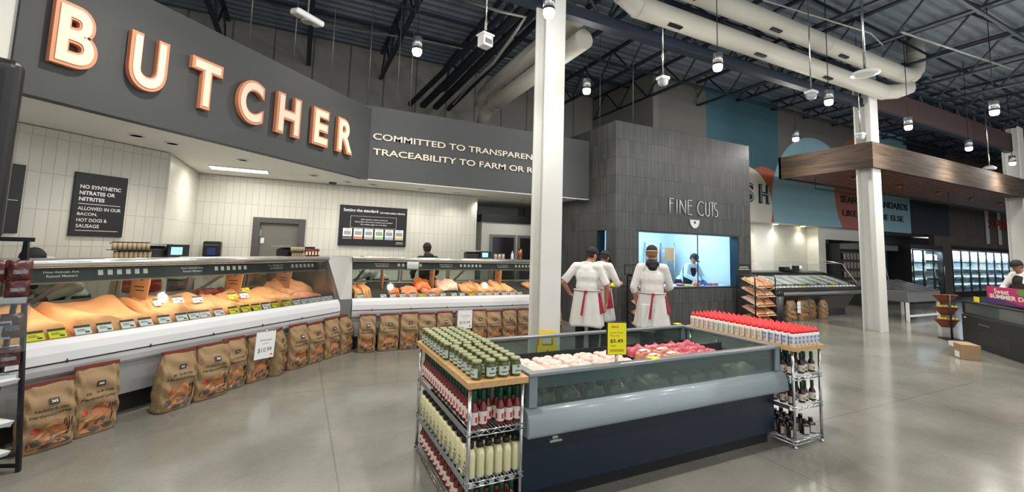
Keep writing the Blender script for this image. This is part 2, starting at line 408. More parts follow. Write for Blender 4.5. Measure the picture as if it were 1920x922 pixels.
# ---- fine cuts room
M_dk = tile_mat('charcoal_stacked_tile', (72, 73, 72), (44, 45, 45), .1, .38, .45, .16, zoff=-.20+.0, msize=.004, noise_amt=.22)
M_dkp = tile_mat('charcoal_stacked_tile_side', (72, 73, 72), (44, 45, 45), .1, .38, .45, .16, zoff=-.20, msize=.004, noise_amt=.22, plane='yz')
FY = 6.99; BX0, BX1, BZ = 5.75, 9.92, 4.38
rects_wall('wall_fine_cuts_front', BX0, BX1, FY, FY+.22, 0, BZ, [(6.33, 9.48, .89, 2.12)], M_dk)
mb = MB()
for (y0, y1, z0, z1) in ((FY+.22, 7.27, 0, BZ), (7.62, 9.7, 0, BZ), (7.27, 7.62, 0, .88), (7.27, 7.62, 2.1, BZ)): mb.box(BX0, BX0+.2, y0, y1, z0, z1)
struct('wall_fine_cuts_left', mb, M_dkp)
struct('wall_fine_cuts_right', MB().box(BX1-.2, BX1, FY+.22, 9.7, 0, BZ), M_dkp)
struct('wall_fine_cuts_back', MB().box(BX0+.2, BX1-.2, 9.5, 9.7, 0, BZ), M_dk)
M_wt = tile_mat('white_panel_tile', (214, 224, 230), (186, 198, 206), .8, .45, .35, .02, msize=.004)
struct('wall_cutting_room', MB().box(BX0+.2, BX1-.2, 9.44, 9.5, 0, 2.7), M_wt)
mb = MB(); mb.box(BX0+.2, BX0+.25, 7.66, 9.44, 0, 2.7); mb.box(BX1-.25, BX1-.2, FY+.22, 9.44, 0, 2.7); struct('wall_cutting_room_sides', mb, mat('white_panel', (214, 224, 230), .4))
struct('ceiling_cutting_room', MB().box(BX0+.2, BX1-.2, FY+.22, 9.5, 2.7, 2.78), mat('white_panel', (214, 224, 230), .4))
# window frame (navy) and pane
M_navyf = mat('navy_frame', (28, 52, 66), .3, .2)
def frame(name, x0, x1, y0, y1, z0, z1, wd, m):
    mb = MB(); mb.box(x0, x1, y0, y1, z0, z0+wd); mb.box(x0, x1, y0, y1, z1-wd, z1); mb.box(x0, x0+wd, y0, y1, z0+wd, z1-wd); mb.box(x1-wd, x1, y0, y1, z0+wd, z1-wd)
    return struct(name, mb, m)
frame('window_1', 6.332, 9.478, FY+.005, FY+.225, .892, 2.118, .03, M_navyf)
struct('window_2', MB().add([(6.365, FY+.17, .925), (9.445, FY+.17, .925), (9.445, FY+.17, 2.085), (6.365, FY+.17, 2.085)], [(0, 1, 2, 3)]), glass('window_pane', (226, 240, 248), .45))
struct('trim_1', MB().box(8.28, 8.295, FY+.165, FY+.185, .925, 2.085), M_navyf)
mb = MB(); mb.box(5.752, 5.95, 7.272, 7.30, .882, 2.098); mb.box(5.752, 5.95, 7.592, 7.618, .882, 2.098); struct('window_3', mb, M_navyf)
struct('window_4', MB().box(5.84, 5.85, 7.30, 7.592, .882, 2.098), MATS['window_pane'])
# columns
M_col = mat('white_column_paint', (218, 219, 215), .5, var=.02, vscale=3)
def column(cx, cy, top, s=.33):
    h = s/2; t_ = .03; p = [(-h, -h), (h, -h), (h, -h+t_), (t_/2, -h+t_), (t_/2, h-t_), (h, h-t_), (h, h), (-h, h), (-h, h-t_), (-t_/2, h-t_), (-t_/2, -h+t_), (-h, -h+t_)]
    mb = MB(); mb.prism([(cx+a, cy+b_) for a, b_ in p], 0, top, 'z'); return mb
struct('column', column(3.22, 5.47, 6.2), M_col)
struct('column', column(12.22, 5.53, 6.2, .35), M_col)
struct('column', column(21.4, 5.53, 6.2, .42), M_col)
# ---- roof joists and girders
def truss(p0, p1, dep, n, r=.025, w=.10):
    p0 = Vector(p0); p1 = Vector(p1); mb = MB(); up = Vector((0, 0, dep))
    mb.bar(p0, p1, w, .045); mb.bar(p0+up, p1+up, w, .05)
    for i in range(n):
        a = p0.lerp(p1, i/n); b_ = p0.lerp(p1, (i+.5)/n)+up; c = p0.lerp(p1, (i+1)/n)
        mb.tube([a, b_], r, 6, cap=False); mb.tube([b_, c], r, 6, cap=False)
    return mb
for k in range(24):
    x = -1.9+1.8*k
    if x < 12.3: struct('roof_joist', truss((x, -6, 6.2), (x, 12.0, 6.2), .72, 14), M_joist)
    else: struct('roof_joist', truss((x, -6, 6.2), (x, 5.6, 6.2), .72, 9), M_joist); struct('roof_joist', truss((x, 5.7, 6.66), (x, 9.2, 6.66), .28, 6), M_joist)
gm = truss((-6, 5.62, 5.40), (40, 5.62, 5.40), .85, 40, .03, .16); gm.box(-6, 40, 5.56, 5.68, 5.38, 5.58)
struct('roof_girder', gm, M_joist)
struct('roof_girder', truss((-6, -2.5, 5.4), (40, -2.5, 5.4), .9, 40, .03, .16), M_joist)
for yy, zz in ((10.2, 6.75), (8.0, 6.15), (3.0, 6.1), (1.2, 6.1)):
    struct('roof_bridging', MB().bar((-6, yy, zz), (30 if yy < 9 else 8.9, yy, zz), .05, .05), M_joist)
# ================================================================ SIGN LETTERS
M_cream = mat('letter_cream', (240, 220, 196), .5); M_copper = mat('letter_copper', (214, 140, 100), .45); M_shadow = mat('letter_return', (64, 50, 44), .6)
M_glet = mat('letter_ivory', (236, 226, 208), .5)
# big raised letters; outlines built as stroked shapes so they keep the heavy condensed look
def letter(ch, s0, s1, z0, z1, word):
    t = thing('sign_letter', f'raised cream letter {ch} with copper rim on the dark angled BUTCHER bulkhead', 'letter', diag(s0, 4.87, 0), PI/4, 'raised letters of the word BUTCHER')
    W, H = s1-s0, z1-z0
    def shape(bold, d0, depth, inset):
        mb = MB(); mb.text(ch, inset, W-inset, z0+inset, z1-inset, d0, depth, 0, bold); return mb
    shape(.055, 0, .055, 0).build('rim', M_copper, t, bevel=.006)
    shape(.022, -.0565, .006, .030).build('face', M_cream, t)
    return t
for ch, s0, s1 in (('B', 2.02, 2.335), ('U', 2.575, 2.915), ('T', 3.15, 3.50), ('C', 3.71, 4.07), ('H', 4.27, 4.67), ('E', 4.90, 5.22), ('R', 5.41, 5.78)):
    letter(ch, s0, s1, 3.10, 3.655, 'BUTCHER')
t = thing('sign_lettering', 'ivory raised line COMMITTED TO TRANSPARENCY & on the dark straight bulkhead', 'lettering', (0, 7.89, 0))
MB().text('COMMITTED TO TRANSPARENCY &', 1.045, 4.80, 3.515, 3.63, 0, .012, 0, .012).build('letters', M_glet, t)
t = thing('sign_lettering', 'ivory raised line TRACEABILITY TO FARM OR RANCH, lower line on the straight bulkhead', 'lettering', (0, 7.89, 0))
MB().text('TRACEABILITY TO FARM OR RANCH', 1.055, 4.95, 3.24, 3.355, 0, .012, 0, .012).build('letters', M_glet, t)
t = thing('sign_lettering', 'thin silver FINE CUTS lettering above the lit cutting room window', 'lettering', (0, FY-.005, 0))
mb = MB()
def stroke(mb, pts, r=.011): mb.tube([(p[0], -.02, p[1]) for p in pts], r, 6)
X = 7.19
def L_(x): return X+x
zt, zb = 2.85, 2.53
stroke(mb, [(L_(.03), zb), (L_(.03), zt)]); stroke(mb, [(L_(.03), zt), (L_(.15), zt)]); stroke(mb, [(L_(.03), 2.75), (L_(.12), 2.75)])
stroke(mb, [(L_(.24), zb), (L_(.24), zt)])
stroke(mb, [(L_(.33), zb), (L_(.33), zt)]); stroke(mb, [(L_(.33), zt), (L_(.50), zb)]); stroke(mb, [(L_(.50), zb), (L_(.50), zt)])
stroke(mb, [(L_(.58), zb), (L_(.58), zt)]);
for z in (zt, 2.73, zb): stroke(mb, [(L_(.58), z), (L_(.70), z)])
def arc(cx, cz, rx, rz, a0, a1, n=12): return [(cx+rx*math.cos(math.radians(a0+(a1-a0)*i/n)), cz+rz*math.sin(math.radians(a0+(a1-a0)*i/n))) for i in range(n+1)]
stroke(mb, arc(L_(1.0), 2.69, .12, .16, 50, 310))
stroke(mb, [(L_(1.14), zt)]+arc(L_(1.20), 2.59, .06, .06, 180, 360)+[(L_(1.26), zt)])
stroke(mb, [(L_(1.30), zt), (L_(1.42), zt)]); stroke(mb, [(L_(1.36), zb), (L_(1.36), zt)])
stroke(mb, arc(L_(1.48), 2.77, .055, .08, 60, 250)+arc(L_(1.48), 2.61, .055, .08, 80, -120)[1:])
mb.build('letters', mat('silver_letters', (226, 226, 222), .35, .2), t)
t = thing('sign_emblem', 'small white cleaver shaped half-round emblem below the FINE CUTS lettering', 'emblem', (7.98, FY-.012, 2.42))
MB().prism([(-.15, 0)]+[(.15*math.cos(a*PI/12+PI), .19*math.sin(a*PI/12+PI)) for a in range(1, 12)]+[(.15, 0)], -.012, .0, 'y').build('disc', M_wink, t)
MB().prism([(.03*math.cos(a), -.06+.03*math.sin(a)) for a in [k*PI/6 for k in range(12)]], -.016, -.0125, 'y').build('dot', M_blk, t)
# fish lettering
M_navy = mat('navy_ink', (32, 44, 52), .6)
for ch, x0, x1 in (('F', 11.2, 11.6), ('I', 11.95, 12.1), ('S', 12.75, 13.2), ('H', 13.5, 13.98)):
    t = thing('sign_letter', f'black outlined letter {ch} on the cream disc of the fish mural', 'letter', (0, 9.19, 0), 0, 'black letters on the fish mural')
    mb = MB(); mb.text(ch, x0, x1, 3.38, 4.02, 0, .04, 0, .03); mb.build('letter', M_navy, t)
    mb = MB(); mb.text(ch, x0+.03, x1-.03, 3.42, 3.98, -.042, .004, 0, -.02); mb.build('face', mat('letter_pale', (168, 182, 178), .5), t)
t = thing('sign_lettering', 'dark SEAFOOD STANDARDS LIKE NO ONE ELSE slogan on the salmon and blue mural', 'lettering', (0, 9.19, 0))
mb = MB(); mb.text('SEAFOOD STANDARDS', 18.25, 23.3, 3.76, 4.03, 0, .012, 0, .015); mb.text('LIKE NO ONE ELSE', 18.35, 22.9, 3.26, 3.5, 0, .012, 0, .015)
mb.build('letters', M_navy, t)
# ================================================================ WALL SIGNS
t = thing('wall_sign', 'black NO SYNTHETIC NITRATES OR NITRITES board on the angled tiled wall', 'sign', diag(3.017, LW-.03), PI/4)
MB().box(0, .516, 0, .03, 1.65, 2.39).build('panel', M_blk, t, bevel=.002)
mb = MB()
for i, (s, w_) in enumerate((('NO SYNTHETIC', .40), ('NITRATES OR', .345), ('NITRITES', .245))): mb.text(s, .05, .05+w_, 2.205-i*.072, 2.25-i*.072, -.002, 0, 0, .03)
for i, (s, w_) in enumerate((('ALLOWED IN OUR', .42), ('BACON,', .19), ('HOT DOGS &', .29), ('SAUSAGE', .22))): mb.text(s, .05, .05+w_, 1.955-i*.068, 1.995-i*.068, -.002, 0, 0, .01)
mb.box(.05, .46, -.003, -.002, 2.025, 2.031); mb.box(.05, .46, -.003, -.002, 1.715, 1.721)
mb.build('lettering', M_wink, t)
t = thing('wall_sign', 'narrow black wall board at the far left behind the dark kiosk', 'sign', diag(2.35, LW-.03), PI/4)
MB().box(.02, .25, 0, .03, 1.66, 2.38).build('panel', M_blk, t, bevel=.002)
mb = MB(); mb.box(.05, .22, -.003, -.0005, 2.0, 2.006); mb.build('rule_line', M_wink, t)
t = thing('wall_sign', 'wide black Setting the standard board with six small cards on back wall', 'sign', (0, 9.265, 0))
MB().box(.68, 2.02, 0, .03, 1.62, 2.435).build('panel', M_blk, t, bevel=.002)
mb = MB(); mb.text('Setting the standard', .75, 1.42, 2.29, 2.37, -.002, 0, 0, .02); mb.text('FOR FARM ANIMAL WELFARE', 1.46, 1.97, 2.295, 2.33, -.002, 0, 0, .02)
mb.text('100+ species welfare standards', 1.09, 1.62, 2.14, 2.17, -.002, 0, 0, .01); mb.text('Every farm and ranch audited and certified', .98, 1.72, 2.09, 2.12, -.002, 0, 0, .01)
mb.text('No crates, cages or crowding', 1.09, 1.60, 2.04, 2.07, -.002, 0, 0, .01)
for a in ((.89, 1.80, 2.22, 2.224), (.89, 1.80, 1.985, 1.989), (.89, .894, 1.989, 2.22), (1.796, 1.80, 1.989, 2.22)): mb.box(a[0], a[1], -.003, -.002, a[2], a[3])
mb.box(1.82, 1.96, -.003, -.002, 1.70, 1.712); mb.box(1.80, 1.96, -.003, -.002, 1.672, 1.678)
mb.build('lettering', M_wink, t)
for i, c in enumerate(((90, 92, 90), (224, 128, 84), (176, 170, 164), (150, 206, 110), (160, 182, 210), (226, 190, 110))):
    x = .76+i*.205; k = MB(); k.box(x, x+.17, -.006, -.0005, 1.76, 1.97, 0); k.box(x, x+.17, -.0075, -.006, 1.765, 1.81, 1); k.box(x+.02, x+.15, -.0075, -.006, 1.84, 1.915, 2); k.text(f'STEP {i+1}', x+.04, x+.13, 1.93, 1.955, -.0075, 0, 3)
    k.build('step_card', [M_card, mat(f'strip_{i}', c, .5), mat('card_green', (150, 160, 142), .6), M_ink], t)
t = thing('paper_towel_dispenser', 'black paper towel dispenser mounted on the cream tiled back wall', 'dispenser', (-1.37, 9.2, 1.36))
mb = MB(); mb.box(-.13, .13, -.12, .09, 0, .27); mb.build('body', M_blk, t, bevel=.03, bseg=3)
MB().box(-.06, .06, -.125, -.121, .03, .15).build('window', mat('blue_window', (40, 60, 120), .2), t)
MB().box(-.11, .11, -.128, -.121, .2, .212).build('slot', mat('grey_slot', (110, 112, 116), .4), t)
# door
t = struct('door_1', MB().box(-.68, -.04, 9.33, 9.38, 0, 2.0), mat('grey_door', (112, 110, 100), .5))
MB().tube([(-.60, 9.28, .95), (-.60, 9.28, 1.05), (-.5, 9.28, 1.05)], .012).build('door_handle', M_steel, t)
for z in (.3, 1.05, 1.75): MB().box(-.69, -.655, 9.315, 9.33, z, z+.12).build('hinge', M_steel, t)
MB().box(-.66, -.60, 9.318, 9.33, 1.62, 1.72).build('door_plate', M_whitep, t)
mb = MB(); mb.box(-.80, -.68, 9.27, 9.4, 0, 2.10); mb.box(-.04, .08, 9.27, 9.4, 0, 2.10); mb.box(-.68, -.04, 9.27, 9.4, 2.0, 2.10)
struct('trim_2', mb, mat('door_frame_grey', (92, 90, 88), .4, .4), bevel=.006)
# ================================================================ CEILING FITTINGS UNDER THE SOFFIT
M_em = mat('lamp_emit', (255, 244, 225), emit=(255, 240, 215), estr=14.)
M_emc = mat('panel_emit', (255, 255, 250), emit=(255, 250, 238), estr=7.)
cans = []
for px, py in ((256, 253), (324, 268), (456, 299), (588, 328), (652, 340), (700, 345), (790, 354), (905, 368)): cans.append(at_z(px, py, 2.83))
for p in cans + [Vector((4.8, 9.2, 2.83)), Vector((3.0, 8.9, 2.83))]:
    t = thing('downlight', f'recessed round downlight in the white deli soffit {"left" if p.x < 0 else "right"} of the corner, {p.x+9:.1f} metres along', 'light', (p.x, p.y, 2.83))
    cans_l = t
    MB().lathe([(.085, -.012), (.085, 0), (.06, 0), (.06, -.012)], seg=20).build('trim_ring', M_whitep, t)
    MB().lathe([(.055, -.009), (.055, -.002)], seg=16).build('lens', M_em, t)
    light('SPOT', 'downlight_beam', (p.x, p.y, 2.80), 24, (1, .95, .87), .05, spot=125, blend=.8)
nm = ['leftmost', 'second', 'third', 'fourth', 'fifth', 'sixth', 'seventh', 'eighth', 'ninth', 'tenth']
dl = sorted([o for o in bpy.data.objects if o.name.startswith('downlight') and o.type == 'EMPTY'], key=lambda o: AX_R.dot(o.location)/AX_F.dot(o.location-C0))
for i, o in enumerate(dl): o['label'] = f'recessed round downlight in the white deli soffit, {nm[i]} of the row counted from the left'; o['group'] = 'recessed soffit downlights'
p = at_z(450, 317, 2.83)
t = thing('ceiling_panel_light', 'bright rectangular light panel set in the white deli soffit', 'light', (p.x, p.y, 2.828))
MB().box(-.42, .42, -.16, .16, -.015, 0).build('frame', M_whitep, t); MB().box(-.40, .40, -.14, .14, -.018, -.0151).build('diffuser', M_emc, t)
light('AREA', 'panel_beam', (p.x, p.y, 2.80), 18, (1, .97, .9), .8, .28)
p = at_z(624, 342, 2.83)
t = thing('smoke_detector', 'small dark round detector on the deli soffit between two downlights', 'detector', (p.x, p.y, 2.83)); MB().lathe([(.04, -.04), (.07, -.02), (.07, 0)], seg=18).build('body', mat('dark_grey', (70, 70, 70), .5), t)
light('AREA', 'work_area_light', (1.2, 8.7, 2.78), 16, (1, .95, .86), 3.5, .5)
light('AREA', 'passage_light', (4.6, 9.3, 2.78), 12, (1, .96, .9), 1.2, .4)
light('AREA', 'cutting_room_light', (7.8, 8.2, 2.66), 115, (.60, .83, 1), 3., .9)
for k in range(3):
    tt = thing('strip_light', f'{ORD[k]} bright ceiling strip light from the left inside the cutting room', 'light', (7.1+k*1.25, 9.0, 2.66), 0, 'cutting room strip lights')
    MB().box(-.5, .5, -.05, .05, -.05, 0).build('tube', mat('cool_emit', (220, 240, 255), emit=(210, 234, 255), estr=2.5), tt)
# ================================================================ DELI SERVICE CASES
M_cw = mat('case_white', (214, 216, 218), .32); M_cg = mat('case_grey', (172, 173, 172), .5); M_kick = mat('case_kick', (70, 68, 64), .45, .5)
M_band = mat('case_band', (40, 40, 42), .35); M_deck = mat('case_deck', (74, 72, 70), .4, .4)
M_fr = mat('rear_frame', (150, 146, 138), .35, .5); M_trim = mat('warm_light_rail', (196, 172, 140), .35)
M_cglass = glass('case_glass', (244, 249, 247), .5); M_rglass = glass('rear_glass', (196, 202, 196), .9)
def deli_case(label, L, origin, rot, hdr, z_end=True, ndoor=6):
    t = thing('service_case', label, 'display case', origin, rot)
    MB().prism([(.22, 0), (1.1, 0), (1.1, .20), (.22, .20)], 0, L, 'x').build('kick_plate', M_kick, t)
    MB().prism([(.10, .20), (1.1, .20), (1.1, .94), (.95, .94), (.14, .70), (.05, .55), (.06, .50)], .001, L-.001, 'x').build('body_panel', M_cg, t)
    b = MB().prism([(.04, .50), (.0, .53), (-.02, .58), (-.025, .615), (-.015, .62), (-.025, .628), (-.02, .70), (.0, .76), (.03, .80), (.075, .80), (.075, .78), (.06, .76), (.135, .70), (.045, .55)], 0, L, 'x', smooth=False).build('bumper', M_cw, t)
    s_ = MB(); s_.box(0, L, -.028, -.018, .6165, .6245); s_.build('bumper_groove', M_band, b)
    s_ = MB()
    n = max(2, int(L/.62))
    for i in range(n): s_.tube([(.3+i*.62, -.032, .626+k) for k in (-.012, .018)], .006, 8)
    s_.build('bumper_screws', M_band, b)
    MB().prism([(.145, .72), (.94, .945), (.94, .965), (.10, .75), (.10, .72)], .002, L-.002, 'x').build('display_deck', M_deck, t)
    MB().prism([(.052, .802), (.062, .802), (.262, 1.372), (.252, 1.372)], 0, L, 'x').build('front_glass', M_cglass, t)
    cn = MB().prism([(.29, 1.375), (1.02, 1.36), (1.02, 1.43), (.29, 1.44)], 0, L, 'x').build('canopy', M_steel, t, bevel=.004)
    rl = MB().tube([(0, .27, 1.415), (L, .27, 1.415)], .036, 14).build('canopy_rail', mat('bright_rail', (222, 222, 218), .22, .85), t)
    bd = MB().prism([(.282, 1.25), (.294, 1.25), (.325, 1.372), (.313, 1.372)], 0, L, 'x').build('header_band', M_band, t)
    def band(u, v, d): return (u, .2805+(v-1.25)*.254+d, v)
    s_ = MB(); x = .35
    i = 0
    while x < L-.9:
        s_.text('How Animals Are', x, x+.24, 1.325, 1.345, -.001, 0, 0, .02, band); s_.text('Raised Matters', x+.02, x+.23, 1.29, 1.31, -.001, 0, 0, .02, band)
        for k in range(6):
            if x+.42+k*.075 < L-.05: s_.add([band(x+.38+k*.075, 1.295, -.001), band(x+.42+k*.075, 1.295, -.001), band(x+.42+k*.075, 1.342, -.001), band(x+.38+k*.075, 1.342, -.001)], [(0, 1, 2, 3)])
        x += 1.12; i += 1
    s_.build('band_print', M_wink, bd)
    MB().prism([(.33, 1.352), (.37, 1.352), (.37, 1.372), (.33, 1.372)], .01, L-.01, 'x').build('light_rail', mat('case_led', (255, 236, 205), emit=(255, 226, 185), estr=1.6), t)
    MB().prism([(.296, 1.235), (.32, 1.235), (.32, 1.249), (.296, 1.249)], 0, L, 'x').build('band_trim', M_trim, t)
    # rear sliding doors, leaning back towards the staff side
    dw = L/ndoor
    for k in range(ndoor):
        a, b_ = k*dw+.02, (k+1)*dw-.02
        def q(u, v): return (u, 1.0-(v-.99)*.12+(.0 if k % 2 else .02), v)
        f = MB()
        for (u0, v0), (u1, v1) in (((a, .99), (b_, .99)), ((a, 1.35), (b_, 1.35)), ((a, .99), (a, 1.35)), ((b_, .99), (b_, 1.35))): f.bar(q(u0, v0), q(u1, v1), .03, .035)
        dr = f.build('rear_door', M_fr, t)
        MB().surf(lambda u, v: q(a+u*(b_-a), .99+v*.36), 1, 1).build('pane', M_rglass, dr)
        if k % 2 == 0: MB().bar(q(a+.12, 1.0), (a+.28, .55, 1.345), .03, .03).build('shelf_strut', M_fr, t)
    light('AREA', 'case_strip_light', Vector(origin)+Matrix.Rotation(rot, 3, 'Z')@Vector((L/2, .335, 1.345)), 4.8*L, (1, .91, .80), L*.95, .05, (0, 0, rot))
    return t
D0 = 4.66
S0 = .75
c1 = deli_case('long white service case of beef under the angled BUTCHER bulkhead', 5.52-S0, diag(S0, D0), PI/4, 0, ndoor=6)
CX0 = .80; CY0 = 7.26
c2 = deli_case('white service case below the straight bulkhead, running behind the white column', 4.50-CX0, (CX0, CY0, 0), 0, 1, ndoor=4)
t = thing('corner_filler', 'stainless wedge post joining the two service cases at the corner', 'post', (0, 0, 0))
pa = diag(5.53, D0-.0); pb = Vector((CX0-.006, CY0-.0, 0)); qa = diag(5.53, D0+.30); qb = Vector((CX0-.006, CY0+.30, 0)); qc = diag(5.53, D0+1.0); qd = Vector((CX0-.006, CY0+1.0, 0))
mb = MB()
def quad_col(a, b, c, d, z0, z1): mb.add([(p.x, p.y, z) for z in (z0, z1) for p in (a, b, c, d)], [(0, 3, 2, 1), (4, 5, 6, 7), (0, 1, 5, 4), (1, 2, 6, 5), (2, 3, 7, 6), (3, 0, 4, 7)])
ia = diag(5.53, D0+.24); ib = Vector((CX0-.006, CY0+.24, 0))
quad_col(ia, ib, qd, qc, 0, .20)
mb.add([(pa.x, pa.y, .52), (pb.x, pb.y, .52), (pb.x, pb.y, .80), (pa.x, pa.y, .80), (qa.x, qa.y, 1.44), (qb.x, qb.y, 1.44), (qd.x, qd.y, 1.44), (qc.x, qc.y, 1.44), (qc.x, qc.y, .20), (qd.x, qd.y, .20), (ib.x, ib.y, .20), (ia.x, ia.y, .20)],
       [(0, 1, 2, 3), (3, 2, 5, 4), (4, 5, 6, 7), (7, 6, 9, 8), (8, 9, 10, 11), (11, 10, 1, 0), (0, 3, 4, 7, 8, 11), (1, 10, 9, 6, 5, 2)])
mb.build('body', mat('satin_steel', (150, 150, 148), .38, .9), t, bevel=.004)
# ---- beef under peach butcher paper
M_peach = mat('peach_butcher_paper', (240, 172, 118), .6, var=.06, vscale=5, bump=.25, bscale=9)
M_meat = mat('dark_red_meat', (128, 46, 34), .35, var=.35, vscale=30, bump=.4, bscale=40)
M_meatp = mat('pale_pink_meat', (226, 140, 108), .4, var=.25, vscale=22, bump=.4, bscale=30)
M_sausage = mat('orange_poultry', (232, 120, 62), .4, var=.25, vscale=16, bump=.4, bscale=26)
def deckz(y): return .752+(y-.10)*.256
def sheet(name, label, case, u0, u1, y0, y1, hgt, seed, fold=.0, m=None, skew=0., group=None):
    rnd = random.Random(seed); ph = [rnd.uniform(0, 6) for _ in range(6)]
    def fn(i, j):
        u = u0+(u1-u0)*i + skew*(j-.5); y = y0+(y1-y0)*j
        e = min(i, 1-i)*2; ej = min(j, 1-j)*2
        edge = min(1, e*6)*min(1, ej*5)
        z = deckz(y)+.012+hgt*edge*(.62+.18*math.sin(i*7+ph[0]+j*2)+.14*math.sin(j*6+ph[1]+i*3)+.1*math.sin(i*17+ph[2])*math.sin(j*9+ph[3]))
        if fold: z += fold*math.exp(-((i-.35-.1*math.sin(j*4+ph[4]))*22)**2)*min(1, ej*4)
        return (u+.012*math.sin(j*9+ph[2]), y+.012*math.sin(i*12+ph[5]), z)
    t = thing(name, label, 'meat' if m else 'butcher paper', (0, 0, 0), 0, group); t.parent = None
    t.matrix_world = case.matrix_world.copy() if False else Matrix.LocRotScale(case.location, case.rotation_euler, None)
    mb = MB(); mb.surf(fn, 34, 22)
    o = mb.build('sheet' if not m else 'meat_cut', m or M_peach, t)
    s = o.modifiers.new('thick', 'SOLIDIFY'); s.thickness = .006; s.offset = 1
    return t
def place_on(case, name, label, cat, x, y, z=0, group=None, rz=0):
    p = Matrix.LocRotScale(case.location, case.rotation_euler, None)@Vector((x, y, z))
    return thing(name, label, cat, p, case.rotation_euler.z+rz, group)
def cs(s): return s-S0      # case-1 local x from the s coordinate
PG = 'peach paper sheets over the beef'
sheet('paper_sheet', 'large crumpled peach paper sheet at left end of the long case', c1, cs(1.75), cs(2.42), .13, .86, .10, 1, .05, group=PG)
sheet('paper_sheet', 'wide humped peach paper sheet second from left in the long case', c1, cs(2.40), cs(3.05), .13, .88, .12, 2, group=PG)
sheet('paper_sheet', 'folded peach paper sheet behind two upright price cards in the long case', c1, cs(3.07), cs(3.42), .14, .86, .12, 3, .03, group=PG)
sheet('paper_sheet', 'low peach paper sheet right of the folded one in the long case', c1, cs(3.43), cs(3.83), .14, .80, .10, 4, .02, group=PG)
sheet('paper_sheet', 'peach paper sheet left of the yellow card group in the long case', c1, cs(3.84), cs(4.14), .14, .78, .08, 5, group=PG)
sheet('beef_cut', 'dark roll of wrapped meat at the back of the long case above yellow cards', c1, cs(3.92), cs(4.35), .80, .92, .08, 6, m=M_meat)
sheet('paper_sheet', 'slanting peach paper sheet behind the last yellow cards in the long case', c1, cs(4.18), cs(4.50), .14, .80, .09, 7, .02, skew=-.15, group=PG)
sheet('paper_sheet', 'peach paper sheet with red meat edge near the right of the long case', c1, cs(4.52), cs(4.92), .14, .80, .10, 8, .02, skew=-.18, group=PG)
sheet('paper_sheet', 'raised peach paper sheet over red roast at the far right of long case', c1, cs(4.95), cs(5.48), .50, .90, .17, 9, .02, skew=-.12, group=PG)
sheet('beef_cut', 'red roast showing below the raised paper at right end of long case', c1, cs(5.0), cs(5.46), .16, .48, .09, 10, m=M_meatp)
for k, (a, b_, y0, y1, h) in enumerate(((.03, .15, .14, .80, .08), (.17, .30, .14, .80, .09), (1.95, 2.08, .14, .70, .08), (2.10, 2.24, .14, .78, .10), (2.26, 2.40, .14, .80, .08), (2.42, 2.56, .14, .74, .10), (2.62, 2.78, .14, .80, .10), (2.82, 2.98, .14, .78, .08), (3.38, 3.54, .14, .78, .08))):
    sheet('paper_sheet', f'narrow peach paper strip in the case under the straight bulkhead, {ORD[k]} strip from the corner', c2, a, b_, y0, y1, h, 20+k, .015, skew=-.06, group='peach paper strips in the second case')
sheet('meat_tray', 'amber glazed fillets at the left middle of the second case', c2, .62, .80, .16, .55, .07, 40, m=M_sausage)
sheet('meat_tray', 'pile of pale chicken pieces at the middle of the second case', c2, .84, 1.12, .16, .60, .07, 41, m=M_meatp)
sheet('meat_tray', 'heap of orange marinated poultry standing high in the second case', c2, 1.12, 1.40, .50, .85, .15, 42, m=M_sausage)
sheet('meat_tray', 'long plump orange sausages in front of the poultry heap', c2, 1.18, 1.55, .16, .48, .09, 43, m=M_meatp)
sheet('meat_tray', 'pale wrapped whole bird at the back of the second case', c2, 1.52, 1.90, .45, .88, .14, 44, m=mat('pale_poultry', (234, 196, 172), .4, var=.15, vscale=20, bump=.4))
# ---- price cards
def card_proto(col, hdr):
    t = MB(); t.box(-.055, .055, -.003, .003, 0, .085, 0); t.box(-.055, .055, -.0045, .0035, .066, .088, 1)
    t.box(-.04, .01, -.004, -.0031, .045, .050, 1); t.box(-.04, .025, -.004, -.0031, .032, .037, 1); t.box(.012, .042, -.004, -.0031, .012, .026, 1)
    return t
CARD = {}
def card(case, x, y, z, yellow, label, sc=1., red=False):
    key = (yellow, red)
    p = Matrix.LocRotScale(case.location, case.rotation_euler, None)@Vector((x, y, z))
    if key not in CARD:
        o = card_proto(0, 0).build('price_card', [M_yel if yellow else M_card, mat('card_header_red', (150, 70, 60), .5) if red else mat('card_header', (60, 56, 56), .5)])
        CARD[key] = o.data
    else:
        o = bpy.data.objects.new('price_card', CARD[key]); COL.objects.link(o)
    o.location = p; o.rotation_euler = (math.radians(-38), 0, case.rotation_euler.z); o.scale = (sc,)*3
    tag(o, label, 'price card', 'price cards in the service cases'); return o
n = 0
for s, ye, rd in ((2.14, 1, 0), (2.28, 1, 0), (2.45, 0, 0), (2.61, 0, 0), (2.79, 0, 0), (2.94, 0, 0), (3.11, 0, 0), (3.28, 0, 0), (3.41, 0, 0), (3.53, 0, 1), (3.69, 0, 1), (3.87, 1, 0), (4.03, 1, 0), (4.18, 1, 0), (4.32, 0, 0), (4.46, 1, 0), (4.64, 1, 0), (4.81, 0, 0), (4.95, 0, 0), (5.08, 0, 0), (5.20, 0, 0), (5.33, 0, 0), (5.45, 0, 0)):
    card(c1, cs(s), .10, .80, ye, f'{"yellow" if ye else "white"} price card on the front lip of the long case, {ORD[n]} card from the left', 1.02, rd); n += 1
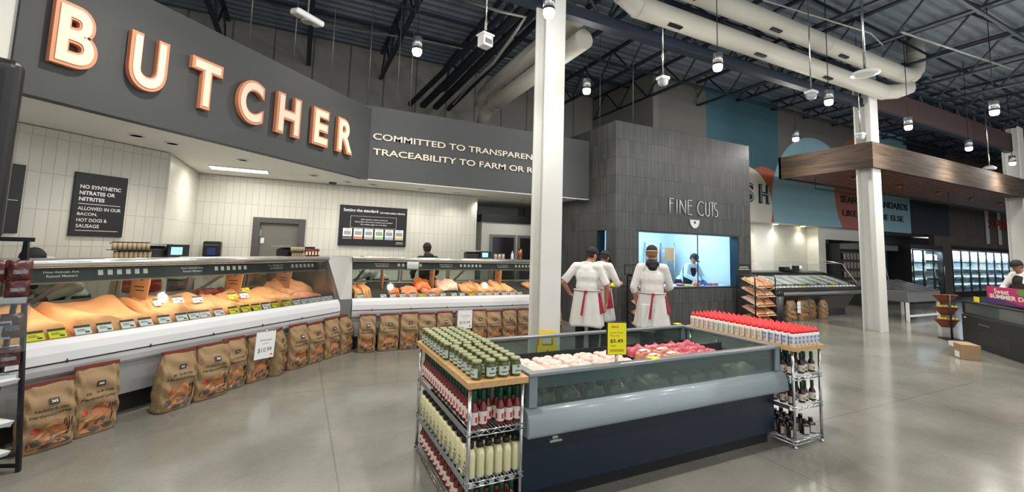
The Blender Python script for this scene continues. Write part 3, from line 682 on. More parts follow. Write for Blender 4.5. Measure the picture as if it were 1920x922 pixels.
for k, (s, y, z, ye) in enumerate(((3.25, .42, .915, 0), (3.44, .42, .925, 0), (3.66, .42, .905, 0), (4.11, .44, .90, 1), (4.27, .44, .90, 0), (4.42, .60, .95, 1))):
    card(c1, cs(s), y, z+.02, ye, f'{"yellow" if ye else "white"} price card standing among the paper sheets, {ORD[k]} of the upper cards from the left', 1.0)
for k, x in enumerate((.13, .49, .64, .80, .97, 1.13, 1.30, 1.5, 1.7, 1.85, 2.03, 2.2, 2.36, 2.52, 2.68, 2.84, 3.0, 3.3, 3.5)):
    ye = x in (1.13, 2.03); card(c2, x, .10, .80, ye, f'{"yellow" if ye else "small white"} price card on the lip of the second case, {ORD[k]} from the corner', .85)
# brown divider boards with the round beef emblem
M_tan = mat('tan_board', (196, 140, 92), .6, var=.08, vscale=20)
for k, (cse, x) in enumerate(((c1, cs(3.20)), (c1, cs(4.30)), (c1, cs(5.1)), (c2, .55), (c2, 1.45), (c2, 2.8))):
    t = place_on(cse, 'divider_board', f'tan printed divider board inside the {"long angled" if cse is c1 else "straight"} case, {ORD[k % 3]} from its left end', 'divider', x, .62, 0, 'tan divider boards')
    MB().prism([(-.03, deckz(.6)+.01), (.24, deckz(.86)+.01), (.20, 1.34), (-.10, 1.34)], -.006, .006, 'x').build('board', M_tan, t)
    mb = MB(); mb.ell((-.0075, .05, 1.22), (.001, .03, .03)); mb.box(-.008, -.0065, .0, .16, 1.12, 1.13); mb.box(-.008, -.0065, .0, .14, 1.08, 1.09)
    mb.build('board_print', M_ink, t)
t = place_on(c1, 'meat_package', 'red film-wrapped package seen through the rear doors of the long case', 'package', cs(3.55), 1.25, 1.0)
MB().box(-.16, .16, -.1, .1, 0, .16).build('wrap', mat('red_wrap', (196, 54, 48), .4), t, bevel=.02)
# ---- staff-side work counter with equipment, seen over and through the case
t = thing('work_counter', 'stainless work counter standing against the cream tiled back wall', 'counter', (0, 0, 0))
MB().box(.4, 3.4, 8.88, 9.26, .86, .90).build('worktop', M_steel, t, bevel=.004)
MB().box(.45, 3.35, 8.92, 9.24, .25, .28).build('undershelf', M_steel, t)
for x in (.45, 1.9, 3.35):
    for y in (8.93, 9.2): MB().tube([(x, y, 0), (x, y, .86)], .022).build('leg', M_steel, t)
for a, b_, q_ in ((.5, 1.72, 'left end of the'), (2.62, 4.0, 'right half of the')):
    t = place_on(c1, 'work_counter', f'white work counter along the angled tiled wall behind the {q_} long case', 'counter', 0, 0)
    MB().box(a, b_, 1.30, 1.66, .84, .90).build('worktop', M_whitep, t, bevel=.004)
    MB().box(a+.03, b_-.03, 1.34, 1.64, 0, .84).build('body', M_cg, t)
rb = random.Random(5)
for k, (u, c) in enumerate(((.75, (60, 120, 180)), (1.02, (214, 218, 222)), (1.28, (206, 210, 214)), (1.55, (226, 228, 230)), (3.0, (200, 168, 130)), (3.4, (60, 62, 64)))):
    t = place_on(c1, 'storage_bin', f'{["blue", "pale grey", "clear grey", "white", "tan cardboard", "dark"][k]} bin on the work counter behind the long case', 'bin', u, 1.48, .901)
    MB().box(-.11, .11, -.12, .12, 0, .15+.03*(k % 3)).build('tub', mat(f'bin_{k}', c, .5), t, bevel=.02)
    MB().box(-.115, .115, -.125, .125, .15+.03*(k % 3)+.001, .165+.03*(k % 3)).build('lid', mat(f'bin_lid_{k}', tuple(min(255, v+20) for v in c), .5), t, bevel=.004)
# label printing scales on the canopies
def scale_machine(case, x, y, label, w_=.42, lite=True):
    t = place_on(case, 'counter_scale', label, 'scale', x, y, 1.445)
    MB().prism([(-.10, 0), (.12, 0), (.12, .10), (.03, .125), (-.10, .09)], -w_/2, w_/2, 'x').build('body', M_blk, t, bevel=.008)
    MB().box(-w_/2-.04, w_/2-.08, -.08, .18, .135, .150).build('weighing_plate', M_steel, t, bevel=.003)
    MB().box(w_/2-.17, w_/2+.06, -.15, -.115, .01, .145).build('display', M_blk, t, bevel=.006)
    MB().box(w_/2-.14, w_/2-.02, -.153, -.1505, .03, .115).build('screen', mat('scale_screen', (130, 190, 205), emit=(150, 205, 220), estr=.9), t)
    return t
scale_machine(c1, cs(3.22), .62, 'black label scale with lit screen on the long case, nearest the left sign', .5)
scale_machine(c1, cs(5.18), .62, 'black label scale beside the red jars near the end of the long case', .42)
scale_machine(c2, 2.28, .62, 'black label scale with lit screen on the second case by the column', .42)
M_box = mat('spice_tin', (178, 160, 124), .5, var=.1, vscale=30)
for (s, z, k, nn) in ((2.78, 1.44, 0, 8), (2.76, 1.53, 1, 8), (4.95, 1.44, 2, 6), (4.93, 1.52, 3, 6)):
    for i in range(nn):
        o = place_on(c1, 'spice_tin', f'small tan seasoning tin, {ORD[i]} from left in the {["lower row beside the first scale", "upper row beside the first scale", "lower row beside the second scale", "upper row beside the second scale"][k]}', 'tin', cs(s)+i*.042, .40, z+(.001 if k % 2 == 0 else 0), 'small seasoning tins')
        MB().lathe([(.019, 0), (.019, .068)], seg=10).build('can', M_box, o); MB().lathe([(.0195, .0685), (.0195, .078)], seg=10).build('lid', M_blk, o)
    if k % 2 == 1:
        o = place_on(c1, 'tin_tray', f'black tray between the two tin rows near the {"first" if k == 1 else "second"} scale', 'tray', cs(s)-.04, .36, z-.007); MB().box(0, nn*.042+.02, 0, .09, 0, .006).build('tray', M_blk, o)
M_redj = mat('red_jar', (92, 30, 24), .2); M_lab = mat('cream_label', (226, 208, 180), .5)
for i in range(6):
    o = place_on(c1, 'sauce_jar', f'dark red sauce jar with cream label on the case end, {ORD[i]} from left', 'jar', cs(5.44)-.30+i*.062, .42, 1.442, 'red sauce jars at the case corner')
    MB().lathe([(.026, 0), (.028, .01), (.028, .09), (.022, .105)], seg=12).build('jar', M_redj, o); MB().lathe([(.024, .106), (.024, .12)], seg=12).build('lid', mat('red_lid', (120, 40, 30), .4), o)
    MB().box(-.016, .016, -.031, -.0285, .025, .08).build('label_paper', M_lab, o)
o = place_on(c2, 'card_holder', 'blank white card holder clipped over the second case band', 'holder', .98, .255, 1.30); MB().box(-.10, .10, -.012, -.004, -.04, .075).build('card', M_card, o)
for i, (x, c, h) in enumerate(((2.62, (180, 170, 150), .10), (2.70, (180, 170, 150), .10), (2.78, (180, 170, 150), .10), (2.98, (210, 214, 216), .17), (3.15, (150, 90, 56), .2))):
    o = place_on(c2, ['spice_tin', 'spice_tin', 'spice_tin', 'water_bottle', 'copper_canister'][i], ['left tan tin on the second case beside the scale', 'middle tan tin on the second case beside the scale', 'right tan tin on the second case beside the scale', 'clear squirt bottle on the second case left of column', 'copper canister on the second case against the column'][i], ['tin', 'tin', 'tin', 'bottle', 'canister'][i], x, .45, 1.442)
    if i == 3: MB().lathe([(.025, 0), (.028, .01), (.028, .10), (.01, .13)], seg=12).build('bottle', mat('clear_plastic', c, .2), o); MB().lathe([(.009, .131), (.004, .17)], seg=8).build('nozzle', M_whitep, o)
    else: MB().lathe([(.032 if i < 3 else .05, 0), (.032 if i < 3 else .05, h)], seg=14).build('can', mat(f'can_{i//3}', c, .35, .2 if i < 3 else .8), o); MB().lathe([(.034 if i < 3 else .052, h+.001), (.034 if i < 3 else .052, h+.015)], seg=14).build('lid', M_blk, o)
# ================================================================ CHARCOAL BAGS
M_kraft = mat('kraft_paper', (146, 120, 86), .7, var=.12, vscale=7, bump=.35, bscale=16)
M_fold = mat('maroon_fold', (112, 44, 36), .6); M_or = mat('orange_print', (166, 110, 64), .6, var=.35, vscale=18); M_gr = mat('charcoal_print', (84, 82, 80), .6, var=.2, vscale=30)
M_rp = mat('red_print', (186, 58, 42), .6); M_kd = mat('dark_print', (52, 44, 38), .6)
def bag_proto(seed, W, H, Dp, label_side=1):
    rn = random.Random(seed); ph = [rn.uniform(0, 6.28) for _ in range(8)]; lean = rn.uniform(-.02, .02)
    def dep(v): return Dp/2*(1-.10*max(0, .12-v)/.12)*(1 if v < .55 else max(.08, 1-((v-.55)/.45)**1.6*.93))
    def wid(v): return W/2*(1-.04*math.sin(v*6+ph[0])-.05*max(0, v-.8)/.2)
    def pt(a, v, off=0.):
        ca, sa = math.cos(a), math.sin(a)
        x = wid(v)*math.copysign(abs(ca)**.45, ca); y = dep(v)*math.copysign(abs(sa)**.5, sa)
        wr = .013*math.sin(9*a+ph[1]+7*v)*math.sin(v*11+ph[2])+.010*math.sin(v*23+ph[3]+3*a)+.006*math.sin(17*a+ph[4])*math.sin(v*31+ph[5])
        wr *= min(1, v*8)*min(1, (1.02-v)*6)
        return (x*(1+.2*wr)+lean*v, y+(wr+off)*(1 if sa > 0 else -1), v*H)
    body = MB(); NA, NV = 44, 26
    body.surf(lambda i, j: pt(i*2*PI, j), NA, NV, closeu=True)
    body.f.append(list(range(NA))[::-1]); body.m.append(0); body.sm.append(False); body.f.append([NV*NA+i for i in range(NA)]); body.m.append(0); body.sm.append(False)
    fold = MB(); fold.prism([(-.012, H-.012), (.012, H-.012), (.010, H+.018), (-.010, H+.018)], -W/2*.97+lean, W/2*.97+lean, 'x')
    def fr(u, z, d):
        v = max(0, min(1, z/H)); c = max(-.98, min(.98, u/wid(v))); c = math.copysign(abs(c)**(1/.45), c)
        a = -math.acos(c); p = pt(a, v, .005-d); return (u+lean*v, p[1], z)
    def patch(mb, poly, m, d=0.):
        c = (sum(p[0] for p in poly)/len(poly), sum(p[1] for p in poly)/len(poly)); vs = [fr(c[0], c[1], d)]
        K = 3; n = len(poly); fs = []
        for k in range(1, K+1): vs += [fr(c[0]+(p[0]-c[0])*k/K, c[1]+(p[1]-c[1])*k/K, d) for p in poly]
        for i in range(n):
            j = (i+1) % n; fs.append((0, 1+i, 1+j))
            for k in range(K-1): fs.append((1+k*n+i, 1+(k+1)*n+i, 1+(k+1)*n+j, 1+k*n+j))
        mb.add(vs, fs, m)
    def oval(cx, cz, rx, rz, rot=0, n=12): return [(cx+rx*math.cos(a)*math.cos(rot)-rz*math.sin(a)*math.sin(rot), cz+rx*math.cos(a)*math.sin(rot)+rz*math.sin(a)*math.cos(rot)) for a in [2*PI*i/n for i in range(n)]]
    pr = MB(); w = W/.36; h = H/.56
    patch(pr, [(.0*w, .10*h), (.14*w, .13*h), (.13*w, .22*h), (.02*w, .26*h), (-.05*w, .20*h), (-.13*w, .13*h), (-.14*w, .04*h), (.0, .03*h), (.12*w, .05*h)], 1, -.000)
    for (cx, cz, rx, rz, ro) in ((-.10, .09, .045, .028, .3), (.02, .11, .05, .024, .7), (.09, .06, .045, .024, -.2), (-.02, .045, .05, .02, .1)): patch(pr, oval(cx*w, cz*h, rx*w, rz*h, ro), 2, -.0012)
    patch(pr, oval(-.095*w, .195*h, .03*w, .02*h), 3, -.001)
    sq = [(-.035*w+.01, .395*h), (.035*w+.01, .395*h), (.035*w+.01, .44*h), (-.035*w+.01, .44*h)]; patch(pr, sq, 4, -.001)
    pr.text('365', -.02*w+.01, .02*w+.01, .408*h, .428*h, -.003, 0, 5, .02, fr)
    pr.text('Hickory & Oak', -.105*w, .115*w, .335*h, .362*h, -.001, 0, 4, .02, fr)
    pr.text('Hardwood Lump', -.135*w, .13*w, .292*h, .320*h, -.001, 0, 4, .02, fr)
    for k in range(4): patch(pr, [(.085*w+k*.016, .17*h), (.092*w+k*.016, .17*h), (.092*w+k*.016, .245*h), (.085*w+k*.016, .245*h)], 4, -.001)
    patch(pr, [(.105*w, .10*h), (.115*w, .10*h), (.122*w, .17*h), (.112*w, .17*h)], 4, -.0015)
    t = thing('charcoal_bag', '', 'bag')
    body.build('paper_sack', M_kraft, t); fold.build('top_fold', M_fold, t); pr.build('printed_label', [M_kd, M_or, M_gr, M_rp, M_kd, M_wink], t)
    return t
protos = [bag_proto(11, .35, .55, .17), bag_proto(12, .31, .55, .16), bag_proto(13, .34, .56, .18), bag_proto(14, .29, .54, .17)]
ptree = [tree(p) for p in protos]; pused = [False]*4
def bag(loc, rz, label, group, k=0, sx=1., sz=1., tilt=(0, 0)):
    if not pused[k]: o = protos[k]; pused[k] = True; o.location = loc; o['label'] = label; o['group'] = group
    else: o = dup(protos[k], loc, 0, label, group, ptree[k])
    o.rotation_euler = (tilt[0], tilt[1], rz); o.scale = (sx, 1, sz); return o
G1 = 'charcoal bags along the deli cases'
DB = 4.585
for (s, d, k, sx, sz, dr, ty, lab) in (
    (2.175, 4.56, 0, .90, .90, -.10, -.03, 'slumped kraft charcoal bag at the far left, partly behind the black stand'),
    (2.475, DB, 1, 1.0, 1.0, -.06, 0, 'kraft charcoal bag beside the slumped one, left of the bare kick plate gap'),
    (3.09, 4.54, 2, .98, .96, .02, .05, 'kraft charcoal bag just right of the bare kick plate gap, leaning left'),
    (3.455, 4.54, 0, 1.0, .98, -.02, .02, 'kraft charcoal bag overlapping the leaning one, two left of the price sign'),
    (3.765, 4.60, 3, .92, 1.0, 0, 0, 'narrow kraft charcoal bag directly left of the clipped white price sign'),
    (4.06, 4.60, 1, .86, .96, .03, 0, 'kraft charcoal bag hidden behind the first white price sign'),
    (4.37, 4.60, 3, .90, 1.0, .55, 0, 'kraft charcoal bag turned sideways directly right of the first price sign'),
    (4.68, 4.60, 0, .86, 1.0, 0, 0, 'kraft charcoal bag right of the sideways bag under the long case'),
    (4.99, 4.60, 3, 1.0, .98, .05, 0, 'kraft charcoal bag third from the case corner under the long case'),
    (5.295, 4.60, 1, .92, 1.0, .02, 0, 'kraft charcoal bag second from the case corner under the long case'),
    (5.60, 4.60, 3, .98, 1.02, .15, 0, 'kraft charcoal bag right at the case corner below the steel wedge')):
    bag(diag(s, d), PI/4+dr, lab, G1, k, sx, sz, (0, ty))
for i, (x0, x1) in enumerate(((.90, 1.165), (1.20, 1.52), (1.53, 1.83), (1.84, 2.13), (2.135, 2.42), (2.46, 2.745), (2.76, 3.03), (3.04, 3.33), (3.335, 3.63), (3.645, 3.93), (4.30, 4.58))):
    k = i % 4; W = (.35, .31, .34, .29)[k]
    bag(((x0+x1)/2, 7.17, 0), .03*((i*7) % 3-1), f'kraft charcoal bag under the straight case, {ORD[i]} from the corner' + (', right of the column' if i == 10 else ''), G1, k, (x1-x0)/W*.97, 1.0)
def price_sign(loc, rz, label, price, w_=.27, h=.31, red=True):
    t = thing('price_sign', label, 'sign', loc, rz)
    MB().box(-w_/2, w_/2, -.004, 0, 0, h).build('card', M_card, t)
    mb = MB(); mb.text('Charcoal', -.08, .08, h*.66, h*.73, -.0045, 0, 0); mb.text('Lump', -.04, .04, h*.54, h*.59, -.0045, 0, 0); mb.text(price, -.095, .095, h*.22, h*.40, -.0045, 0, 0, .0)
    mb.build('lettering', M_ink, t)
    MB().box(w_/2-.055, w_/2-.02, -.0048, -.004, .03, .045).build('red_mark', M_rp, t)
    MB().tube([(0, -.002, h), (0, .0, h+.02)], .008, 8).build('clip', M_whitep, t)
    return t
o = price_sign(diag(4.055, 4.47, .27), PI/4-.02, 'white $10.99 charcoal price sign hung in front of bags under the long case', '$10.99')
o.rotation_euler = (0, .05, PI/4)
price_sign((2.60, 7.055, .29), 0, 'white charcoal price sign on the bags under the straight case', '$10.99', .26, .30)
# ================================================================ ISLAND FREEZER
IX0, IX1, IY0, IY1 = 1.375, 3.915, 2.50, 3.60
M_nav = mat('navy_laminate', (9, 28, 48), .35, var=.05, vscale=3); M_bump = mat('bumper_grey', (148, 160, 166), .28, coat=.3)
M_ifr = mat('island_frame_grey', (122, 136, 142), .4); M_idk = mat('dark_liner', (52, 56, 58), .4)
M_iglass = glass('island_glass', (206, 220, 218), .8, .04)
t = thing('island_freezer', 'navy island freezer with grey bumper and glass sides in the aisle', 'freezer')
MB().box(IX0+.03, IX1-.03, IY0+.12, IY1-.12, 0, .10).build('kick_base', M_blk, t)
MB().box(IX0, IX1, IY0+.07, IY1-.07, .10, .475).build('lower_panel', M_nav, t, bevel=.004)
bp = [(.0, .475), (-.040, .477), (-.048, .485), (-.052, .50), (-.051, .53), (-.046, .56), (-.038, .588), (-.026, .612), (-.010, .630), (.008, .639), (.03, .642), (.06, .642), (.06, .475)]
b = MB(); b.prism([(IY0+p, q) for p, q in bp], IX0-.02, IX1+.02, 'x', smooth=True); b.build('front_bumper', M_bump, t)
b = MB(); b.prism([(IY1-p, q) for p, q in bp], IX0-.02, IX1+.02, 'x'); b.build('rear_bumper', M_bump, t, bevel=.006)
for x0, x1 in ((IX0-.02, IX0+.035), (IX1-.035, IX1+.02)):
    MB().box(x0, x1, IY0+.061, IY1-.061, .475, .642).build('end_bumper', M_bump, t, bevel=.004)
for x in (IX0+.002, IX1-.062):
    for y in (IY0+.004, IY1-.064): MB().box(x, x+.06, y, y+.06, .643, .835).build('corner_post', M_ifr, t, bevel=.003)
MB().box(IX0+.062, IX1-.062, IY0+.02, IY0+.03, .643, .835).build('front_glass', M_iglass, t)
MB().box(IX0+.062, IX1-.062, IY1-.03, IY1-.02, .643, .835).build('rear_glass', M_iglass, t)
for x in (IX0+.02, IX1-.03): MB().box(x, x+.01, IY0+.064, IY1-.064, .643, .835).build('end_glass', M_iglass, t)
r = MB(); M_rail = mat('island_rail', (150, 156, 158), .3, .6)
for a in ((IX0-.005, IX1+.005, IY0-.005, IY0+.055), (IX0-.005, IX1+.005, IY1-.055, IY1+.005), (IX0-.005, IX0+.055, IY0+.056, IY1-.056), (IX1-.055, IX1+.005, IY0+.056, IY1-.056)):
    MB().box(a[0], a[1], a[2], a[3], .836, .862).build('top_rail', M_rail, t, bevel=.006)
li = MB()
li.box(IX0+.07, IX1-.07, IY0+.075, IY0+.09, .50, .60); li.box(IX0+.07, IX1-.07, IY1-.09, IY1-.075, .50, .72); li.box(IX0+.07, IX0+.085, IY0+.09, IY1-.09, .50, .72); li.box(IX1-.085, IX1-.07, IY0+.09, IY1-.09, .50, .72); li.box(IX0+.07, IX1-.07, IY0+.075, IY1-.075, .48, .50)
li.build('liner', M_idk, t)
lp = MB(); lp.box(IX0+.07, IX1-.07, IY0+.05, IY0+.07, .745, .83)
lp.build('inner_lip', mat('lip_teal_grey', (150, 172, 172), .35), t)
MB().box(IX0+.09, IX1-.09, 3.03, 3.06, .50, .79).build('centre_divider', M_idk, t)
hb = MB(); hb.box(1.52, 1.56, IY0-.056, IY0-.04, .462, .476); hb.box(1.49, 1.58, IY0-.075, IY0-.035, .448, .460); hb.build('latch', M_steel, t, bevel=.002)
# contents
M_film = mat('clear_film_pack', (190, 186, 180), .15, var=.25, vscale=30, bump=.6, bscale=20)
M_film2 = mat('foggy_film_pack', (206, 196, 176), .15, var=.45, vscale=26, bump=.7, bscale=18)
M_chick = mat('raw_chicken', (232, 196, 184), .25, var=.12, vscale=14, bump=.4, bscale=22)
M_tray = mat('clear_tray', (206, 208, 208), .25)
def chick_proto(seed):
    rn = random.Random(seed); t = thing('chicken_tray', '', 'tray')
    MB().prism([(-.10, 0), (.10, 0), (.115, .045), (-.115, .045)], -.09, .09, 'x').build('tray', M_tray, t, bevel=.006)
    mb = MB()
    for i in range(3):
        for j in range(3): mb.ell((-.055+i*.055+rn.uniform(-.01, .01), -.07+j*.07+rn.uniform(-.01, .01), .045+rn.uniform(0, .012)), (.036, .042, .024), 0, 10, 6, Matrix.Rotation(rn.uniform(0, 3), 3, 'Z'))
    mb.build('chicken_pieces', M_chick, t); return t
cp = [chick_proto(i) for i in range(3)]; ct = [tree(p) for p in cp]; cu = [0]*3
# packages filling the well, below the visible trays (seen through the front glass)
def bedpack(x, y, z, w_, d, h, m, label, name='meat_package', rz=0., grp=None, tilt=0., m2=None):
    t = thing(name, label, 'package', (x, y, z), rz, grp)
    rn = random.Random(int(x*1000+y*77)); ph = rn.uniform(0, 6)
    def fn(i, j):
        e = min(1, min(i, 1-i)*6)*min(1, min(j, 1-j)*6)
        return ((i-.5)*w_, (j-.5)*d, .002+h*(e**.5)*(.88+.12*math.sin(i*9+ph)*math.cos(j*7+ph)))
    MB().surf(fn, 16, 12).build('pack', m, t)
    MB().box(-w_/2, w_/2, -d/2, d/2, 0, .0015).build('backing', M_tray, t)
    if m2: MB().box(-w_*.30, w_*.05, -d*.22, d*.22, h*1.01+.003, h*1.01+.0045).build('label_paper', m2, t)
    t.rotation_euler = (0, tilt, rz)
    return t
for k in range(11): bedpack(IX0+.20+k*.21, IY0+.19, .505, .20, .17, .19, M_film2, f'film-wrapped pack low in the island freezer behind front glass, {ORD[k]} from left', grp='film packs deep in the island freezer')
nrow = 4
for i in range(5):
    for j in range(2):
        k = (i+j) % 3; loc = (IX0+.20+i*.195, IY0+.20+j*.245, .742)
        lab = f'raw chicken tray in the island freezer, {ORD[i]} from left in the {["front", "second"][j]} row'
        if not cu[k]: o = cp[k]; cu[k] = 1; o.location = loc; o['label'] = lab; o['group'] = 'raw chicken trays'
        else: o = dup(cp[k], loc, 0, lab, 'raw chicken trays', ct[k])
for i in range(5):
    for j in range(2): bedpack(IX0+.20+i*.21, 3.19+j*.2, .52, .19, .18, .10, mat('dim_pack', (120, 112, 108), .25, var=.35, vscale=20, bump=.4), f'dim shrink-wrapped pack in the rear well, {ORD[i]} from left, {["near", "far"][j]} row', grp='packs in the rear well')
M_rib = mat('red_vac_pack', (190, 84, 96), .18, var=.55, vscale=22, bump=.5, bscale=18)
M_bacon = mat('striped_pack', (186, 120, 92), .25, var=.5, vscale=26)
for i in range(4):
    for j in range(4):
        mm = M_rib if i > 1 or j > 2 else M_bacon
        bedpack(2.72+i*.20, IY0+.17+j*.115, .735+.010*j, .19, .105, .07, mm, f'{"red vacuum packed ribs" if mm is M_rib else "dark and white labelled bacon pack"} in the island freezer, column {["one", "two", "three", "four"][i]}, {ORD[j]} row', grp='vacuum packs right half of island freezer', tilt=-.12, m2=M_card if mm is M_bacon else None)
for i in range(6): bedpack(2.72+i*.19, 3.28, .53, .18, .3, .08, mat('black_pack', (60, 50, 50), .25, var=.5, vscale=14), f'dark pack in the rear well, {ORD[i]} from the centre', grp='packs in the rear well')
for px, py, lab in ((1226, 671, 'folded yellow tag on the front rail of the island freezer'), (1270, 607, 'yellow tag on the rear rail near the red-capped bottles')):
    p = at_z(px, py, .862); o = thing('shelf_tag', lab, 'tag', (p.x, max(IY0+.01, p.y), .8625), .1)
    mb = MB(); mb.prism([(-.025, .0), (-.02, .006), (.03, .004), (.03, 0)], -.04, .04, 'x'); mb.build('card', M_yel, o)
# yellow sale sign on a post
p = Vector((2.14, IY0+.085, 0))
t = thing('sale_sign', 'yellow SALE sign in a black frame on a post over the island freezer', 'sign', (p.x, p.y, .0), -.30)
MB().tube([(0, 0, .73), (0, 0, .93)], .011, 10).build('post', M_steel, t)
MB().box(-.075, .075, -.012, .016, .90, 1.135).build('frame', M_blk, t, bevel=.004)
MB().box(-.072, .070, -.0155, -.0125, .905, 1.13).build('card', M_yel, t)
mb = MB()
mb.text('SALE', -.045, .01, 1.095, 1.112, -.0158, 0, 1, .03); mb.text('Jumbo Franks', -.055, .045, 1.052, 1.066, -.0158, 0, 0, .0); mb.text('Value Pack', -.055, .02, 1.034, 1.045, -.0158, 0, 0, .0)
mb.text('$5.49', -.055, .045, .985, 1.015, -.0158, 0, 0, .02); mb.text('each', -.05, -.01, .962, .975, -.0158, 0, 0, 0)
mb.box(-.055, .05, -.0162, -.0155, .938, .941); mb.box(-.055, .05, -.0162, -.0155, .928, .931)
mb.build('lettering', [M_ink, mat('red_ink', (190, 50, 30), .5)], t)
# ================================================================ WIRE RACKS
M_wood = mat('butcher_block', (196, 158, 108), .5, var=.10, vscale=5, stretch=(12, 1, 8))
M_dkgap = M_blk
def wire_rack(label, x0, x1, y0, y1, shelves, top=.86):
    t = thing('wire_rack', label, 'rack', (0, 0, 0))
    tp = MB(); n = 9
    for i in range(n): tp.box(x0-.015+(x1-x0+.03)*i/n, x0-.015+(x1-x0+.03)*(i+1)/n-.0004, y0-.02, y1+.02, top-.036, top)
    tp.build('wooden_top', M_wood, t)
    for x in (x0+.012, x1-.012):
        for y in (y0+.012, y1-.012):
            p = MB().tube([(x, y, .03), (x, y, top-.037)], .0125, 12).build('post', M_chrome, t)
            MB().lathe([(.02, 0), (.022, .012), (.008, .014), (.008, .03)], (x, y, 0), 12).build('foot', M_chrome, p)
    for z in shelves:
        s = MB()
        for dz in (0, -.028):
            for a, b_ in (((x0, y0), (x1, y0)), ((x1, y0), (x1, y1)), ((x1, y1), (x0, y1)), ((x0, y1), (x0, y0))): s.tube([(*a, z+dz), (*b_, z+dz)], .004, 6)
        for (ax, ay, bx, by, nn) in ((x0, y0, x1, y0, 5), (x0, y0, x0, y1, 16), (x1, y0, x1, y1, 16), (x0, y1, x1, y1, 5)):
            pts = []
            for i in range(2*nn+1): f = i/(2*nn); pts.append((ax+(bx-ax)*f, ay+(by-ay)*f, z if i % 2 else z-.028))
            s.tube(pts, .003, 5)
        for i in range(1, 16): x = x0+(x1-x0)*i/16; s.tube([(x, y0, z+.002), (x, y1, z+.002)], .0022, 5)
        s.build('wire_shelf', M_chrome, t)
    MB().box(x0-.004, x0-.001, y0+.04, y1-.04, shelves[0]-.028, shelves[0]+.004).build('price_channel', mat('channel_grey', (128, 130, 134), .3, .4), t)
    if len(shelves) > 1: MB().box(x0-.004, x0-.001, y0+.04, y1-.04, shelves[1]-.028, shelves[1]+.004).build('price_channel', MATS['channel_grey'], t)
    return t
RX0, RX1, RY0, RY1 = .955, 1.325, 2.47, 3.66
wire_rack('four-tier wire rack with wood top and pickle jars at the left of the island', RX0, RX1, RY0, RY1, (.575, .29, .05))
QX0, QX1, QY0, QY1 = 3.965, 4.385, 2.42, 3.56
wire_rack('wire rack with wood top and red-capped bottles at the right of the island', QX0, QX1, QY0, QY1, (.60, .345, .06))
# helper to place many copies in a grid
def grid(proto, pts, labels, group, rz=None):
    tr = tree(proto)
    for i, (p, lb) in enumerate(zip(pts, labels)):
        if i == 0: proto.location = p; proto['label'] = lb; proto['group'] = group; o = proto
        else: o = dup(proto, p, None, lb, group, tr)
        o.rotation_euler.z = rz[i] if rz else 0
# pickle jars
M_pick = mat('pickle_jar_glass', (74, 78, 32), .12, var=.4, vscale=45, coat=.6); M_glid = mat('green_gold_lid', (158, 164, 124), .3, .35); M_plab = mat('jar_label', (186, 204, 196), .5, var=.12, vscale=60)
o = MB().lathe([(.030, 0), (.034, .006), (.0345, .075), (.026, .090), (.026, .095)], seg=20).build('pickle_jar', M_pick)
MB().lathe([(.029, .0955), (.031, .098), (.031, .109), (.028, .112)], seg=20).build('lid', M_glid, o)
mb = MB(); mb.surf(lambda i, j: (.0352*math.sin(-1.15+2.3*i), -.0352*math.cos(-1.15+2.3*i), .016+.052*j), 12, 1, 0); mb.surf(lambda i, j: (.0356*math.sin(-.25+.5*i), -.0356*math.cos(-.25+.5*i), .054+.009*j), 4, 1, 1); mb.surf(lambda i, j: (.0356*math.sin(-.6+1.2*i), -.0356*math.cos(-.6+1.2*i), .030+.006*j), 6, 1, 1)
mb.build('label_paper', [M_plab, mat('label_green', (50, 84, 66), .5)], o)
tag(o, '', 'jar')
pts, lbs, rz = [], [], []; rj = random.Random(3)
for r in range(14):
    xs = (1.015, 1.105, 1.192, 1.278) if r < 6 else (.993, 1.066, 1.139, 1.212, 1.285)
    for c, x in enumerate(xs):
        pts.append((x, 2.515+r*.083+(.0 if r < 6 else .008), .861)); rz.append(rj.uniform(-.5, .5) if c else -1.2+rj.uniform(-.3, .3))
        lbs.append(f'pickle jar on the left wood top, {ORD[r]} row from front, {ORD[c]} from left')
grid(o, pts, lbs, 'pickle jars on the left wood top', rz)
# hot sauce
M_sauce = mat('hot_sauce', (112, 26, 18), .12, coat=.5, var=.15, vscale=20); M_gcap = mat('green_cap_wrap', (12, 78, 58), .35); M_slab = mat('sauce_label', (224, 214, 206), .5)
def sauce(name, white_cap, h=.20, r=.024):
    o = MB().lathe([(r*.9, 0), (r, .006), (r, h*.50), (r*.55, h*.62), (r*.5, h*.66)], seg=14).build(name, M_sauce)
    MB().lathe([(r*.58, h*.665), (r*.58, h*.95), (r*.5, h*.97)], seg=12).build('neck_wrap', M_gcap, o)
    if white_cap: MB().lathe([(r*.62, h*.972), (r*.62, h*1.05)], seg=12).build('cap', M_whitep, o)
    mb = MB(); mb.surf(lambda i, j: ((r+.0008)*math.cos(2*PI*i), (r+.0008)*math.sin(2*PI*i), h*(.10+.32*j)), 14, 1, 0)
    for a in (0, PI/2, PI, 1.5*PI): mb.surf(lambda i, j: ((r+.0014)*math.cos(a+.5*i), (r+.0014)*math.sin(a+.5*i), h*(.16+.14*j)), 4, 1, 1)
    mb.build('label_paper', [M_slab, mat('chili_red', (196, 30, 40), .5)], o); return tag(o, '', 'bottle')
o = sauce('hot_sauce_bottle', False, .225, .026); pts, lbs = [], []
for r in range(19):
    for c in range(6):
        if c == 2 and r == 0: continue
        if 1 < c and r > 1: continue
        pts.append((1.005+c*.0575, 2.51+r*.0605, .5815)); lbs.append(f'hot sauce bottle on the upper wire shelf, {ORD[r]} row from front, {ORD[c]} from left')
grid(o, pts, lbs, 'hot sauce bottles on the upper shelf')
